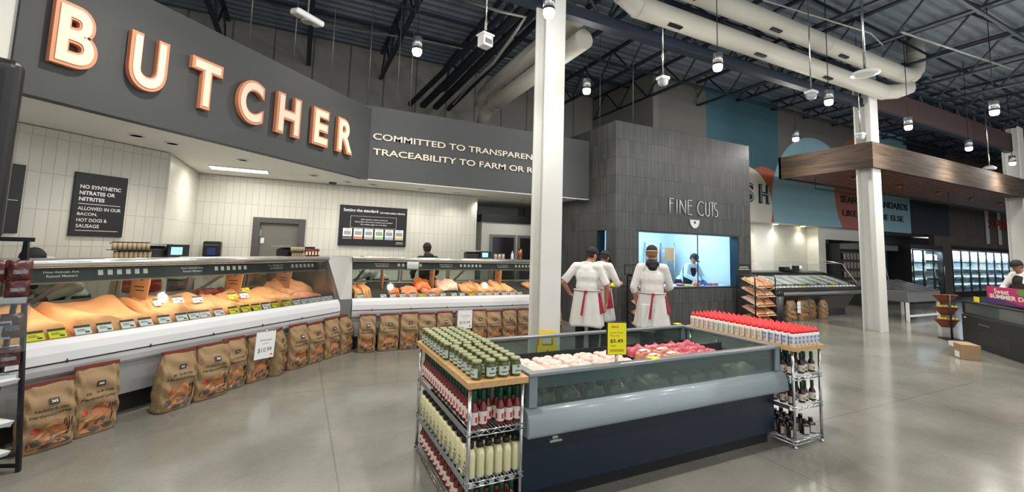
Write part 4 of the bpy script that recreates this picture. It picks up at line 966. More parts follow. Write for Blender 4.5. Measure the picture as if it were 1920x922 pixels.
M_mayo = mat('mayo', (222, 218, 176), .35); M_mlab = mat('mayo_print', (92, 90, 62), .6)
o = MB().lathe([(.040, 0), (.044, .008), (.044, .13), (.036, .155), (.018, .162)], seg=24, sq=.6, sx=.56).build('mayo_bottle', M_mayo)
MB().lathe([(.022, .1625), (.022, .190), (.017, .194)], seg=16).build('cap', M_blk, o)
mb = MB(); mb.box(-.0335, -.0325, -.022, .022, .05, .058); mb.box(-.0335, -.0325, -.010, .010, .075, .088); mb.box(-.0335, -.0325, -.018, .018, .035, .041); mb.build('label_print', M_mlab, o); tag(o, '', 'bottle')
pts, lbs = [], []
for r in range(12):
    for c in range(6):
        if c > 1 and r > 1: continue
        pts.append((1.0+c*.059, 2.535+r*.094, .296)); lbs.append(f'cream black-capped squeeze bottle, middle shelf, {ORD[r]} row from front, {ORD[c]} from left')
grid(o, pts, lbs, 'cream squeeze bottles on the middle shelf')
o = sauce('hot_sauce_bottle', True, .19, .027); pts, lbs = [], []
for r in range(15):
    for c in range(5):
        if c > 1 and r > 1: continue
        pts.append((1.008+c*.066, 2.52+r*.077, .056)); lbs.append(f'white-capped hot sauce bottle, bottom shelf, {ORD[r]} row from front, {ORD[c]} from left')
grid(o, pts, lbs, 'white-capped sauce bottles on the bottom shelf')
# red-capped squeeze bottles
M_rcap = mat('red_squeeze_cap', (226, 20, 28), .35); 
def redb(seedcol):
    m1 = mat('bottle_print_'+str(seedcol[0]), seedcol, .6, var=.2, vscale=90)
    o = MB().lathe([(.022, 0), (.0245, .004), (.0245, .098), (.020, .108)], seg=16, sq=.7, sx=1.).build('squeeze_bottle', mat('squeeze_body', (222, 222, 220), .4))
    MB().lathe([(.021, .1085), (.0215, .126), (.012, .134), (.004, .156)], seg=14).build('cap', M_rcap, o)
    mb = MB()
    for a in (0, PI/2, PI, 1.5*PI):
        T = Matrix.Rotation(a, 4, 'Z'); k = MB(T); k.box(-.016, .016, -.0275, -.0268, .066, .084); k.box(-.010, .010, -.0275, -.0268, .026, .046); k.box(-.012, .012, -.0275, -.0268, .052, .056)
        mb.v += [] ; n0 = len(mb.v); mb.v += k.v; mb.f += [[i+n0 for i in f] for f in k.f]; mb.m += k.m; mb.sm += k.sm
    mb.build('label_print', m1, o); return tag(o, '', 'bottle')
reds = [redb((118, 138, 190)), redb((214, 176, 130)), redb((170, 196, 160)), redb((216, 160, 150))]; cname = ['blue', 'tan', 'green', 'pink']
per = {0: ([], []), 1: ([], []), 2: ([], []), 3: ([], [])}
for r in range(19):
    k = 0 if r < 5 else 1 if r < 10 else 2 if r < 14 else 3
    for c in range(7):
        per[k][0].append((4.0+c*.058+(0 if r not in (3, 9) else .003), 2.44+r*.0605, .861)); per[k][1].append(f'red-capped squeeze bottle with {cname[k]} print, {ORD[r]} row from front, {ORD[c]} from left')
for k in range(4): grid(reds[k], per[k][0], per[k][1], 'red-capped squeeze bottles')
# lower shelves of the right rack
M_brown = mat('brown_sauce', (58, 30, 22), .15, coat=.4)
o = MB().lathe([(.024, 0), (.028, .006), (.028, .085), (.012, .118), (.011, .125)], seg=14).build('dressing_bottle', M_brown)
MB().lathe([(.0145, .1255), (.0145, .175), (.012, .18)], seg=12).build('neck_wrap', M_gcap, o)
mb = MB(); mb.surf(lambda i, j: (.0288*math.cos(2*PI*i), .0288*math.sin(2*PI*i), .018+.056*j), 14, 1, 0); mb.surf(lambda i, j: (.0293*math.cos(-2.2+.7*i), .0293*math.sin(-2.2+.7*i), .03+.02*j), 5, 1, 1); mb.build('label_paper', [M_slab, mat('olive_mark', (140, 140, 90), .5)], o); tag(o, '', 'bottle')
pts, lbs = [], []
for z, nm_ in ((.606, 'upper'), (.351, 'middle')):
    for r in range(4):
        for c in range(5):
            if c == 1 and r < 1: continue
            pts.append((4.01+c*.078, 2.475+r*.075+(.02 if c == 3 else 0), z)); lbs.append(f'green-necked dressing bottle, right rack {nm_} shelf, {ORD[r]} row from front, {ORD[c]} from left')
grid(o, pts, lbs, 'dressing bottles on the right rack')
o = MB().lathe([(.030, 0), (.033, .004), (.033, .088), (.014, .10)], seg=16, sq=.9).build('steak_sauce_bottle', mat('dark_sauce_square', (44, 26, 28), .2, coat=.3))
MB().lathe([(.018, .1005), (.018, .132)], seg=12).build('cap', M_blk, o)
MB().box(-.024, .024, -.0385, -.0375, .012, .072).build('label_paper', mat('grey_label', (196, 190, 184), .5), o); tag(o, '', 'bottle')
pts, lbs = [], []
for r in range(4):
    for c in range(4):
        if (r, c) == (0, 1): continue
        pts.append((4.02+c*.096, 2.49+r*.09, .066)); lbs.append(f'square dark sauce bottle, right rack bottom, {ORD[r]} row from front, {ORD[c]} from left')
grid(o, pts, lbs, 'square dark sauce bottles', [-.5]*len(pts))
o = thing('paper_flyer', 'bright blue card lying on the floor at the freezer corner', 'card', (1.42, 2.50, .0)); MB().box(-.04, .06, -.02, .03, 0, .03).build('card', mat('bright_blue', (30, 96, 200), .5), o)
# wet floor sign
t = thing('wet_floor_sign', 'yellow folding wet floor caution sign in front of the white column', 'sign', (2.98, 4.98, 0), -.40)
for sgn, nm_ in ((-1, 'front_panel'), (1, 'back_panel')):
    mb = MB(); th = .20*sgn
    def P(u, z, off=0): return (u, sgn*(.03+(.60-z)*.22)+off, z)
    for (u0, u1, z0, z1) in ((-.13, .13, .02, .42), (-.11, -.07, .42, .52), (.07, .11, .42, .52), (-.11, .11, .52, .60)):
        mb.add([P(u0, z0), P(u1, z0), P(u1, z1), P(u0, z1), P(u0, z0, -.012*sgn), P(u1, z0, -.012*sgn), P(u1, z1, -.012*sgn), P(u0, z1, -.012*sgn)], [(0, 1, 2, 3), (4, 5, 6, 7), (0, 1, 5, 4), (1, 2, 6, 5), (2, 3, 7, 6), (3, 0, 4, 7)])
    pn = mb.build(nm_, mat('caution_yellow', (240, 200, 30), .45), t)
    if sgn < 0:
        k = MB()
        for a, b_ in (((-.09, .20), (.09, .20)), ((.09, .20), (0, .37)), ((0, .37), (-.09, .20))): k.bar(P(a[0], a[1], -.003), P(b_[0], b_[1], -.003), .004, .010)
        k.bar(P(-.02, .31, -.003), P(.0, .26, -.003), .004, .014); k.bar(P(0, .26, -.003), P(.03, .22, -.003), .004, .01); k.bar(P(0, .26, -.003), P(-.03, .23, -.003), .004, .01)
        k.text('CAUTION', -.09, .09, .10, .14, -.004, 0, 0, .02, lambda u, v, d: P(u, v, d)); k.build('warning_print', M_ink, pn)
# ================================================================ PEOPLE
M_skin = mat('skin', (186, 128, 100), .5); M_skin2 = mat('skin_deep', (150, 98, 76), .5)
M_coat = mat('white_coat', (222, 220, 216), .8, bump=.9, bscale=7); M_apron = mat('white_apron', (210, 208, 204), .85, bump=.9, bscale=5, stretch=(1.6, 1.6, .5))
M_pants = mat('black_trousers', (20, 20, 23), .8); M_shoe = mat('black_shoes', (18, 18, 20), .4); M_cap = mat('black_cap', (20, 21, 25), .75); M_hair = mat('dark_hair', (34, 26, 22), .8)
M_tie = mat('red_tie', (158, 22, 44), .6); M_tan2 = mat('tan_strap', (196, 156, 92), .7)
def V(*a): return Vector(a)
def remesh(o, vox, smooth=6):
    r = o.modifiers.new('remesh', 'REMESH'); r.mode = 'VOXEL'; r.voxel_size = vox; r.use_smooth_shade = True
    s = o.modifiers.new('smooth', 'SMOOTH'); s.factor = .5; s.iterations = smooth
def hand(mb, wr, d, palm_n, side, curl=.5):
    """palm with four fingers and a thumb. wr wrist, d forearm direction, palm_n palm normal, side +1/-1 for thumb side"""
    d = d.normalized(); n = (palm_n-d*palm_n.dot(d)).normalized(); s = d.cross(n)*side
    mb.limb(wr, .026, wr+d*.03, .027, 0, 10)
    R = Matrix((s, n, d)).transposed()
    mb.ell(wr+d*.062, (.042, .017, .048), 0, 12, 8, R)
    for k, (o_, L) in enumerate(((-.030, .060), (-.010, .074), (.010, .080), (.030, .070))):
        p = wr+d*.10+s*o_; a = d.copy(); q = p
        for j in range(3):
            ang = curl*(j+.6)*.75; dd = (d*math.cos(ang)+n*math.sin(ang)); q2 = q+dd*L*(.42, .33, .25)[j]
            mb.limb(q, .0095-.0008*j, q2, .0087-.0008*j, 0, 8); q = q2
    p = wr+d*.035+s*.036; p2 = p+(d*.6+s*.6+n*.35).normalized()*.042; p3 = p2+(d*.9+s*.1+n*.35).normalized()*.034
    mb.limb(p, .012, p2, .0105, 0, 8); mb.limb(p2, .0105, p3, .0085, 0, 8)
def person(label, loc, rz, skin, Lel, Lwr, Lhand, Rel, Rwr, Rhand, head=(0, .02, 1.60), look=(0, 1, 0), lean=0., sleeve='elbow', outfit='butcher', shy=1.42, cap_brim=True, hood=False, strap=False, vox=.0075, sh=.168, coat=None, hem=.50, group=None, Lcurl=.5, Rcurl=.5, hair=None, stance=.10, crown=None, apron_m=None):
    t = thing('person', label, 'person', loc, rz, group)
    hd = V(*head); look = V(*look).normalized(); side = look.cross(V(0, 0, 1)).normalized(); up = side.cross(look)
    RH = Matrix((side, look, up)).transposed()
    ch = V(0, lean*.75, 1.26-abs(lean)*.15); nk = V(0, lean, shy+.045-abs(lean)*.25)
    pel = V(0, -.0, .96); S = [V(-sh, lean*.95, shy-.01-abs(lean)*.22), V(sh, lean*.95, shy-.01-abs(lean)*.22)]
    b = MB()
    b.ell(pel, (.155, .11, .13)); b.ell(pel.lerp(ch, .5), (.14, .10, .20)); b.ell(ch, (.165, .115, .17)); b.limb(S[0], .055, S[1], .055)
    b.limb(nk-V(0, 0, .05), .062, hd-V(0, 0, .06), .052)
    # head
    b.ell(hd+up*.02, (.073, .092, .098), 0, 18, 12, RH); b.ell(hd+look*.025-up*.055, (.052, .062, .055), 0, 14, 9, RH)
    b.ell(hd+look*.098-up*.012, (.012, .018, .022), 0, 8, 6, RH); b.ell(hd+look*.084-up*.055, (.024, .012, .009), 0, 8, 6, RH)
    for sx in (-1, 1): b.ell(hd+side*sx*.076-look*.004-up*.008, (.010, .02, .03), 0, 8, 6, RH)
    for sx, el, wr, hn, cu in ((0, Lel, Lwr, Lhand, Lcurl), (1, Rel, Rwr, Rhand, Rcurl)):
        el = V(*el); wr = V(*wr)
        b.limb(S[sx], .050, el, .040); b.limb(el, .041, wr, .027)
        hand(b, wr, V(*hn[0]), V(*hn[1]), hn[2], cu)
    for sx in (-1, 1):
        hip = V(sx*.085, 0, .93); kn = V(sx*stance, .02, .50); an = V(sx*stance, -.02, .09)
        b.limb(hip, .085, kn, .055); b.limb(kn, .055, an, .038); b.ell(an+V(0, .07, -.05), (.04, .115, .035))
    body = b.build('body', skin, t); remesh(body, vox, 3)
    e = MB()
    for sx in (-1, 1): e.ell(hd+look*.086+side*sx*.030+up*.010, .0075, 0, 8, 6)
    e.build('eyes', M_ink, t)
    # trousers
    p_ = MB(); p_.ell(pel-V(0, 0, .01), (.172, .128, .13))
    for sx in (-1, 1):
        p_.limb(V(sx*.088, 0, .92), .103, V(sx*stance, .02, .50), .075); p_.limb(V(sx*stance, .02, .50), .075, V(sx*stance, -.02, .12), .062)
    q = p_.build('trousers', M_pants, t); remesh(q, .014)
    for sx in (-1, 1):
        s_ = MB(); s_.ell(V(sx*stance, .045, .045), (.052, .145, .045)); s_.ell(V(sx*stance, -.02, .09), (.055, .06, .06)); s_.build('shoe', M_shoe, t)
    # coat
    cm = coat or M_coat
    c = MB(); c.ell(pel+V(0, 0, .02), (.185, .142, .15)); c.ell(pel.lerp(ch, .5), (.172, .132, .22)); c.ell(ch, (.178, .135, .18)); c.limb(S[0], .068, S[1], .068); c.limb(ch+V(0, 0, .1), .12, nk-V(0, 0, .05), .082)
    c.tube([nk-V(0, 0, .04), nk+V(0, 0, .025)], .072, 14)
    for sx, el, wr in ((0, Lel, Lwr), (1, Rel, Rwr)):
        el = V(*el); wr = V(*wr); c.limb(S[sx], .069, S[sx].lerp(el, .55), .064)
        if sleeve == 'short': c.tube([S[sx].lerp(el, .5), S[sx].lerp(el, .93)], [.064, .070], 14)
        else:
            c.limb(S[sx].lerp(el, .5), .062, el, .055)
            f_ = .35 if sleeve == 'rolled' else .92
            c.tube([el, el.lerp(wr, f_)], [.055, .050 if sleeve == 'rolled' else .040], 14)
    q = c.build('coat', cm, t); remesh(q, .013, 4)
    # apron skirt with folds
    def skirt(m, z0, z1, a0, a1, r0, r1, name, ph=0., k=.014):
        mb = MB()
        def fn(i, j):
            a = a0+(a1-a0)*i; r = r0+(r1-r0)*j; fl = 1+k*j*4*math.sin(a*7+ph)
            return ((r*fl)*math.cos(a)*1.0, (r*fl)*.76*math.sin(a), z0+(z1-z0)*j+.012*j*math.sin(a*3+ph))
        mb.surf(fn, 60, 16, closeu=abs(a1-a0-2*PI) < .01)
        o = mb.build(name, m, t); s_ = o.modifiers.new('thick', 'SOLIDIFY'); s_.thickness = .006; return o
    am = apron_m or M_apron
    if outfit == 'butcher':
        skirt(am, 1.06, hem, 0, 2*PI, .192, .262, 'apron')
        w_ = MB(); w_.tube([(.197*math.cos(a), .197*.78*math.sin(a), 1.055) for a in [2*PI*i/32 for i in range(33)]], .010, 8, cap=False); w_.build('waist_band', mat('apron_band', (190, 176, 172), .8), t)
        w_ = MB(); w_.prism([(-.012, 0), (.014, 0), (.006, -.36), (-.03, -.36)], -.004, .004, 'y'); o = w_.build('apron_tie', M_tie, t); o.location = (-.01, -.196, 1.05); o.rotation_euler = (-.10, .10, 0)
        w_ = MB(); w_.ell((-.0, -.168, 1.04), (.022, .016, .028)); w_.build('tie_knot', M_tie, t)
        o = skirt(M_tie, 1.03, hem+.20, -.52, -.02, .208, .262, 'red_apron_side', 1.)
    elif outfit == 'room':
        mb = MB(); mb.ell(pel.lerp(ch, .55)+V(0, .03, 0), (.165, .125, .27)); mb.ell(ch+V(0, .035, .02), (.13, .125, .16)); q = mb.build('bib_apron', M_pants, t); remesh(q, .014)
        skirt(M_pants, 1.02, .45, 0, 2*PI, .195, .25, 'apron')
    # cap
    cp_ = MB(); cc = hd+up*.006; ucap = (up*.96-look*.28).normalized()
    def cdome(i, j):
        a = 2*PI*i; f_ = j*PI/2; cf = math.cos(f_)**.75; v = side*(.086*math.cos(a)*cf)+look*(.105*math.sin(a)*cf)+up*(.112*math.sin(f_)+.014)
        return cc+v
    cp_.surf(cdome, 24, 8, closeu=True)
    q = cp_.build('cap', M_cap, t); s_ = q.modifiers.new('thick', 'SOLIDIFY'); s_.thickness = .004
    if cap_brim:
        br = MB(); pts = []
        for i in range(13):
            a = math.radians(20+140*i/12); pts.append((side*.075*math.cos(a)/math.cos(math.radians(20))*1.0, a))
        vs = [cc+side*(.078*math.cos(math.radians(15+150*i/12)))+look*(.092*math.sin(math.radians(15+150*i/12)))+up*.018 for i in range(13)]
        vs += [cc+side*(.074*math.cos(math.radians(15+150*i/12)))+look*(.08+.092*math.sin(math.radians(15+150*i/12)))+up*(.004-.012*math.sin(PI*i/12)*0) for i in range(13)]
        br.add(vs, [(i, i+1, 14+i, 13+i) for i in range(12)]); o = br.build('cap_brim', M_cap, q); s_ = o.modifiers.new('thick', 'SOLIDIFY'); s_.thickness = .005
    hr = MB()
    def hfn(i, j):
        a = PI+(.08+.84*i)*PI; z = .03-.085*j; rr = 1-.22*j*j
        return hd+side*(.081*rr*math.cos(a))+look*(.099*rr*math.sin(a))+up*z
    hr.surf(hfn, 20, 6); q = hr.build('hair', hair or M_hair, t); s_ = q.modifiers.new('thick', 'SOLIDIFY'); s_.thickness = .006
    if strap:
        s_ = MB(); s_.tube([hd+side*(.086*math.cos(a))+look*(.104*math.sin(a))+up*(.028) for a in [PI+PI*i/16 for i in range(17)]], .011, 8); s_.build('cap_strap', M_tan2, t)
    if hood:
        h_ = MB(); h_.ell(nk+V(0, -.055, .0), (.105, .065, .065)); h_.ell(nk+V(0, -.085, -.05), (.07, .05, .06)); h_.ell(nk+V(0, .0, .03), (.088, .085, .045)); q = h_.build('hood', M_cap, t); remesh(q, .01)
    return t
# man with hand on hip, back to the camera
person('person in white coat and apron, black cap, back turned, left hand on hip', (4.02, 5.56, 0), math.radians(-40), M_skin,
       (-.36, -.03, 1.16), (-.26, .05, .98), ((.75, .25, -.55), (0, .1, -1), 1), (.30, .03, 1.12), (.29, .14, .86), ((-.02, .15, -1), (-1, .0, 0), 1),
       head=(.07, .045, 1.590), look=(.75, .8, -.35), sleeve='short', hem=.52, hair=M_hair)
person('person in black cap and white apron reading a yellow sheet beside the hand-on-hip coworker', (4.47, 5.80, 0), math.radians(-78), M_skin2,
       (-.25, .12, 1.15), (-.10, .30, 1.10), ((.4, .8, .1), (0, .3, 1), 1), (.26, .10, 1.14), (.10, .32, 1.10), ((-.3, .85, .1), (0, .3, 1), -1),
       head=(.0, .09, 1.545), look=(-.15, 1, -.6), sleeve='rolled', hem=.56, hair=M_hair)
person('person in white coat with black hood and tan-strapped cap facing the cutting room window', (4.80, 4.99, 0), math.radians(-38), M_skin,
       (-.27, -.03, 1.13), (-.22, .06, .90), ((.10, .25, -1), (1, .0, 0), 1), (.27, .08, 1.15), (.16, .26, 1.06), ((-.4, .85, -.1), (-.2, 0, -1), -1),
       head=(.0, .02, 1.640), look=(.05, 1, -.12), sleeve='rolled', hem=.56, hood=True, strap=True, hair=mat('sandy_hair', (140, 104, 70), .8), shy=1.44, cap_brim=True, Lcurl=1.0)
M_blueg = mat('blue_glove', (20, 74, 130), .4); M_bluec = mat('pale_blue_coat', (196, 216, 228), .8, bump=.3, bscale=9)
o = person('person bending over the cutting table inside the lit room, dark apron, cap and goggles', (8.72, 8.02, 0), math.radians(180+4), M_skin,
       (-.30, .36, 1.10), (-.14, .52, .985), ((.25, .8, -.28), (0, .1, -1), 1), (.30, .34, 1.14), (.10, .56, .99), ((-.3, .8, -.25), (0, .1, -1), -1),
       head=(.0, .34, 1.545), look=(-.25, .85, -.6), lean=.30, sleeve='long', outfit='room', coat=M_bluec, cap_brim=True, shy=1.44)
for sx, wr, d in ((0, (-.14, .52, .985), (.25, .8, -.28)), (1, (.10, .56, .99), (-.3, .8, -.25))):
    g = MB(); wr = V(*wr); d = V(*d)
    mb = MB(); hand(mb, wr, d, V(0, .1, -1), 1 if sx == 0 else -1, .55)
    mb.tube([wr-d.normalized()*.06, wr+d.normalized()*.03], [.043, .034], 12)
    q = mb.build('glove', M_blueg, o); dsp = None; remesh(q, .007, 2); dd = q.modifiers.new('puff', 'DISPLACE'); dd.strength = .006; dd.mid_level = 0
p = at_y(1912, 497, 4.7)
o = person('person in dark cap and white shirt behind the right-hand bakery freezer', (14.0, 4.0, 0), math.radians(60), M_skin2,
       (-.28, .10, 1.14), (-.15, .34, 1.05), ((.3, .85, 0), (0, .3, -1), 1), (.28, .10, 1.14), (.15, .34, 1.05), ((-.3, .85, 0), (0, .3, -1), -1),
       head=(.0, .08, 1.60), look=(0, 1, -.25), sleeve='rolled', outfit='room', vox=.014)
p4 = o
def behind(case, x, y, z, rz, label, head=(0, .06, 1.56), look=(0, 1, -.3), coat=None, **k):
    p_ = Matrix.LocRotScale(case.location, case.rotation_euler, None)@Vector((x, y, z))
    return person(label, tuple(p_), case.rotation_euler.z+rz, M_skin2, (-.26, .12, 1.12), (-.15, .33, 1.02), ((.3, .85, -.1), (0, .2, -1), 1), (.26, .12, 1.12), (.15, .33, 1.02), ((-.3, .85, -.1), (0, .2, -1), -1), head=head, look=look, coat=coat, outfit='room', sleeve='long', vox=.014, **k)
behind(c1, cs(2.93), 1.36, 0, math.radians(100), 'person in black cap stooping behind the long case by the first scale', head=(-.02, .36, 1.395), look=(0, 1, -.5), lean=.30, shy=1.30)
behind(c2, .62, 1.30, 0, math.radians(60), 'person whose black cap just shows over the second case below the wide board', head=(-.02, .36, 1.30), look=(0, 1, -.5), lean=.30, shy=1.24)
M_blackc = mat('black_jacket', (20, 20, 22), .8)
behind(c2, 1.52, 1.30, 0, math.radians(10), 'person in black jacket and black hood behind the second case', head=(0, .05, 1.60), look=(.2, 1, -.1), coat=M_blackc, shy=1.41, cap_brim=False, hood=True)
# held sheets
t = thing('paper_sheet', 'bright yellow paper held by the reading person', 'paper', (4.72, 5.78, 1.10), math.radians(-75)); k = MB(); k.box(-.07, .07, -.05, .07, 0, .003); o = k.build('sheet', M_yel, t); t.rotation_euler = (.5, 0, math.radians(-75))
t = thing('white_folder', 'tall white folder held low in left hand of the hooded person', 'folder', (4.66, 4.90, .50), math.radians(-38)); MB().box(-.11, .09, -.012, .012, 0, .40).build('cover', M_card, t, bevel=.004); MB().box(-.105, .085, -.016, -.0125, .01, .39).build('inner_page', M_white, t)
# ---- cutting room contents
t = thing('cutting_table', 'steel cutting table behind the cutting room window', 'table', (0, 0, 0))
MB().box(6.1, 9.5, 7.24, 7.86, .87, .915).build('worktop', M_whitep, t)
for x in (6.15, 9.45):
    for y in (7.3, 7.8): MB().tube([(x, y, 0), (x, y, .87)], .02).build('leg', M_steel, t)
rr = random.Random(9)
for k, (x, m, lab, c, w_) in enumerate(((7.30, M_meatp, 'pink cut of meat left on the cutting table', 'meat', .16), (7.95, M_rib, 'red cut of meat below the cutting person\'s gloves', 'meat', .18), (8.50, M_sausage, 'orange heap of marinated meat on the cutting table', 'meat', .24), (9.0, M_rib, 'thin pink cut right of the orange heap on the cutting table', 'meat', .24))):
    t = thing('meat_cut', lab, c, (x, 7.38, .916)); mb = MB()
    for i in range(5): mb.ell((rr.uniform(-w_/2, w_/2), rr.uniform(-.05, .05), .03), (w_*.35, .05, .03+.02*(k == 2)), 0, 12, 8)
    q = mb.build('meat', m, t); remesh(q, .012, 3)
t = thing('yellow_tag', 'yellow tag on the cutting table edge', 'tag', (8.10, 7.30, .916)); MB().box(-.09, .09, -.03, .03, 0, .03).build('card', M_yel, t)
t = thing('tray_rack', 'steel rack of trays against the cutting room back wall', 'rack', (9.05, 9.12, 0))
for x in (-.3, .3):
    for y in (-.25, .25): MB().tube([(x, y, 0), (x, y, 1.95)], .018).build('post', M_steel, t)
for k in range(12): MB().box(-.28, .28, -.25, .25, .25+k*.14, .262+k*.14).build('tray', M_steel, t)
MB().box(-.05, .28, -.27, -.255, 1.45, 1.8).build('paper_notice', M_tan, t)
t = thing('wall_notice', 'pale notice with emblem reflected-looking on the cutting room back wall', 'notice', (6.5, 9.42, 1.7)); MB().box(-.32, .25, 0, .015, -.5, .4).build('panel', mat('pale_notice', (206, 220, 230), .4), t)
t['label'] = 'pale wall panel on the cutting room back wall at right'
# ================================================================ SNACK BAG RACKS BY THE FINE CUTS ROOM
M_bread = mat('snack_bag', (196, 132, 84), .3, var=.4, vscale=22, bump=.4, bscale=20); M_bread2 = mat('snack_bag_pale', (206, 160, 116), .25, var=.45, vscale=26, bump=.4, bscale=22)
def bag_rack(label, x0, y0, wd, dp, ht, nt, sname):
    t = thing('bag_rack', label, 'rack', (x0, y0, 0))
    fr = MB()
    for x in (0, wd):
        fr.tube([(x, 0, .02), (x, 0, ht-.05), (x, .03, ht), (x, dp-.03, ht), (x, dp, ht-.05), (x, dp, .02)], .014, 8)
    fr.tube([(0, 0, .05), (wd, 0, .05)], .012, 8); fr.tube([(0, dp, ht-.02), (wd, dp, ht-.02)], .012, 8); fr.tube([(0, dp, .05), (wd, dp, .05)], .012, 8)
    fr.build('frame', M_blkm, t)
    st = (ht-.15)/nt
    for k in range(nt):
        z = .12+k*st
        s_ = MB()
        for i in range(9): s_.tube([(.015+(wd-.03)*i/8, -.03, z), (.015+(wd-.03)*i/8, dp-.02, z+.14)], .004, 5)
        s_.tube([(0, -.03, z+.02), (wd, -.03, z+.02)], .006, 6); s_.tube([(0, dp-.02, z+.14), (wd, dp-.02, z+.14)], .006, 6)
        s_.build('sloped_shelf', M_blkm, t)
        MB().ell((0, -.035, z+.02), .013, 0, 8, 6).build('shelf_end_cap', M_whitep, t)
        nb = 2; bw = (wd-.05)/nb
        for i in range(nb):
            o = thing('snack_bag', f'tan snack bag on the {sname}, {ORD[nt-1-k]} shelf from top, {["left", "right"][i]} side', 'bag', (x0+.03+bw*(i+.5), y0+dp*.38, z+.060), 0, 'snack bags on the black racks')
            rn = random.Random(k*10+i+int(x0)); ph = rn.uniform(0, 6)
            def fn(u, v):
                e = min(1, min(u, 1-u)*7)*min(1, min(v, 1-v)*5); y = (v-.5)*dp*.95
                return ((u-.5)*bw*.97, y, y*.42+.012+.085*(e**.6)*(.8+.2*math.sin(u*9+ph)*math.cos(v*8)))
            MB().surf(fn, 14, 14).build('pouch', M_bread if (k+i) % 2 else M_bread2, o)
            MB().surf(lambda u, v: ((u-.5)*bw*.97, (v-.5)*dp*.95, (v-.5)*dp*.95*.42+.010), 1, 1).build('pouch_back', M_bread2, o)
    return t
bag_rack('black wire rack of snack bags between the people and the window wall', 5.93, 6.42, .50, .42, 1.20, 5, 'rack behind the hooded person')
bag_rack('black wire rack of snack bags under a small sign, right of the window', 9.22, 6.42, .72, .45, 1.20, 5, 'rack right of the window')
t = thing('rack_sign', 'small black sign standing over the right snack rack', 'sign', (9.46, 6.86, 1.215)); MB().box(-.22, .24, 0, .02, 0, .24).build('panel', M_blk, t)
mb = MB(); mb.text('FLAVORFUL', -.14, .16, .15, .18, -.002, 0, 0, .02); mb.text('PROTEIN SNACKS', -.17, .19, .10, .13, -.002, 0, 0, .02); mb.build('lettering', M_wink, t)
t = thing('card_holder', 'thin black card holder on the dark tiled wall beside the window', 'holder', (6.2, 6.985, 1.20)); mb = MB()
for a in ((-.22, .10, 0, .01), (-.22, .10, .19, .20), (-.22, -.21, .01, .19), (.09, .10, .01, .19)): mb.box(a[0], a[1], -.01, 0, a[2], a[3])
mb.build('frame', M_blk, t)
t = thing('waste_bin', 'tall black round waste bin between snack rack and fish case', 'bin', (10.42, 6.74, 0)); MB().lathe([(.15, 0), (.17, .05), (.18, .72)], seg=24).build('body', M_blk, t); MB().lathe([(.185, .721), (.185, .75), (.17, .80), (.11, .86), (.02, .885)], seg=24).build('lid', mat('gloss_black', (16, 17, 19), .15), t)
# ================================================================ FISH COUNTER
t = thing('fish_case', 'dark low fish service case with sloped ice bed under the mural', 'display case', (10.75, 6.98, 0))
FL = 3.95
MB().box(.0, FL, .42, 1.2, 0, .20).build('kick_plate', M_blk, t)
MB().prism([(.40, .20), (1.2, .20), (1.2, .66), (.20, .66), (.16, .60)], .001, FL-.001, 'x').build('body_panel', mat('fish_body', (84, 84, 82), .5), t)
MB().prism([(.16, .62), (.0, .66), (-.03, .70), (-.03, .735), (.0, .76), (.06, .77), (.20, .67)], 0, FL, 'x').build('bumper', M_steel, t, bevel=.004)
MB().prism([(.01, .775), (.03, .775), (.05, .86), (.03, .86)], 0, FL, 'x').build('tag_rail', M_blk, t)
b = MB(); b.prism([(.06, .83), (.95, 1.10), (.95, 1.13), (.06, .86)], .01, FL-.01, 'x'); b.build('ice_bed', mat('fish_ice_grey', (150, 156, 154), .35, var=.4, vscale=9, bump=.4), t)
MB().prism([(.95, .661), (1.2, .661), (1.2, 1.24), (.95, 1.20)], 0, FL, 'x').build('back_riser', M_blk, t)
for x in (0, FL-.02): MB().prism([(.0, .78), (.95, .78), (.95, 1.20), (.05, .90)], x, x+.02, 'x').build('side_panel', M_blk, t)
g_ = MB(); g_.tube([(FL-.01, .04, .88), (FL-.01, .30, 1.25), (FL-.01, .45, 1.50), (FL-.01, .95, 1.56)], .018, 8); g_.build('guard_tube', M_steel, t)
MB().add([(0.02, .05, .92), (FL-.03, .05, .92), (FL-.03, .42, 1.48), (.02, .42, 1.48)], [(0, 1, 2, 3)]).build('guard_glass', M_cglass, t)
MB().add([(0.02, .42, 1.49), (FL-.03, .42, 1.49), (FL-.03, .95, 1.53), (.02, .95, 1.53)], [(0, 1, 2, 3)]).build('top_glass', M_cglass, t)
for k in range(22):
    x = .18+k*.17; y_ = k in (6, 7, 14, 15)
    o = place_on(t, 'fish_tray', f'grey tray of fish on the fish case bed, {ORD[k]} from the left', 'tray', x, .40, .98, 'fish trays'); q = MB()
    q.box(-.07, .07, -.24, .30, 0, .03); oo = q.build('tray', mat('fish_tray_grey', (170, 174, 170), .3, var=.3, vscale=12) if k % 3 else mat('fish_tray_dark', (96, 100, 98), .3, var=.4, vscale=12), o, bevel=.004); o.rotation_euler.x = .295
    card(t, x, .05, .865, y_, f'{"yellow" if y_ else "white"} price card on the fish case rail, {ORD[k]} from the left', .75)
o = place_on(t, 'counter_scale', 'black scale on the back riser of the fish case', 'scale', 2.35, 1.08, 1.235); MB().box(-.30, .15, -.08, .1, 0, .12).build('body', M_blk, o, bevel=.01); MB().box(.18, .42, -.08, .06, 0, .16).build('display', M_blk, o, bevel=.01); MB().box(-.05, .03, -.09, -.082, .06, .24).build('receipt', M_card, o)
o = place_on(t, 'paper_bag', 'crumpled white paper beside the fish case scale', 'paper', 2.95, 1.1, 1.235); q = MB(); q.ell((0, 0, .07), (.10, .08, .07)); q.ell((.06, 0, .10), (.05, .05, .07)); qq = q.build('paper', M_card, o); remesh(qq, .02, 2)
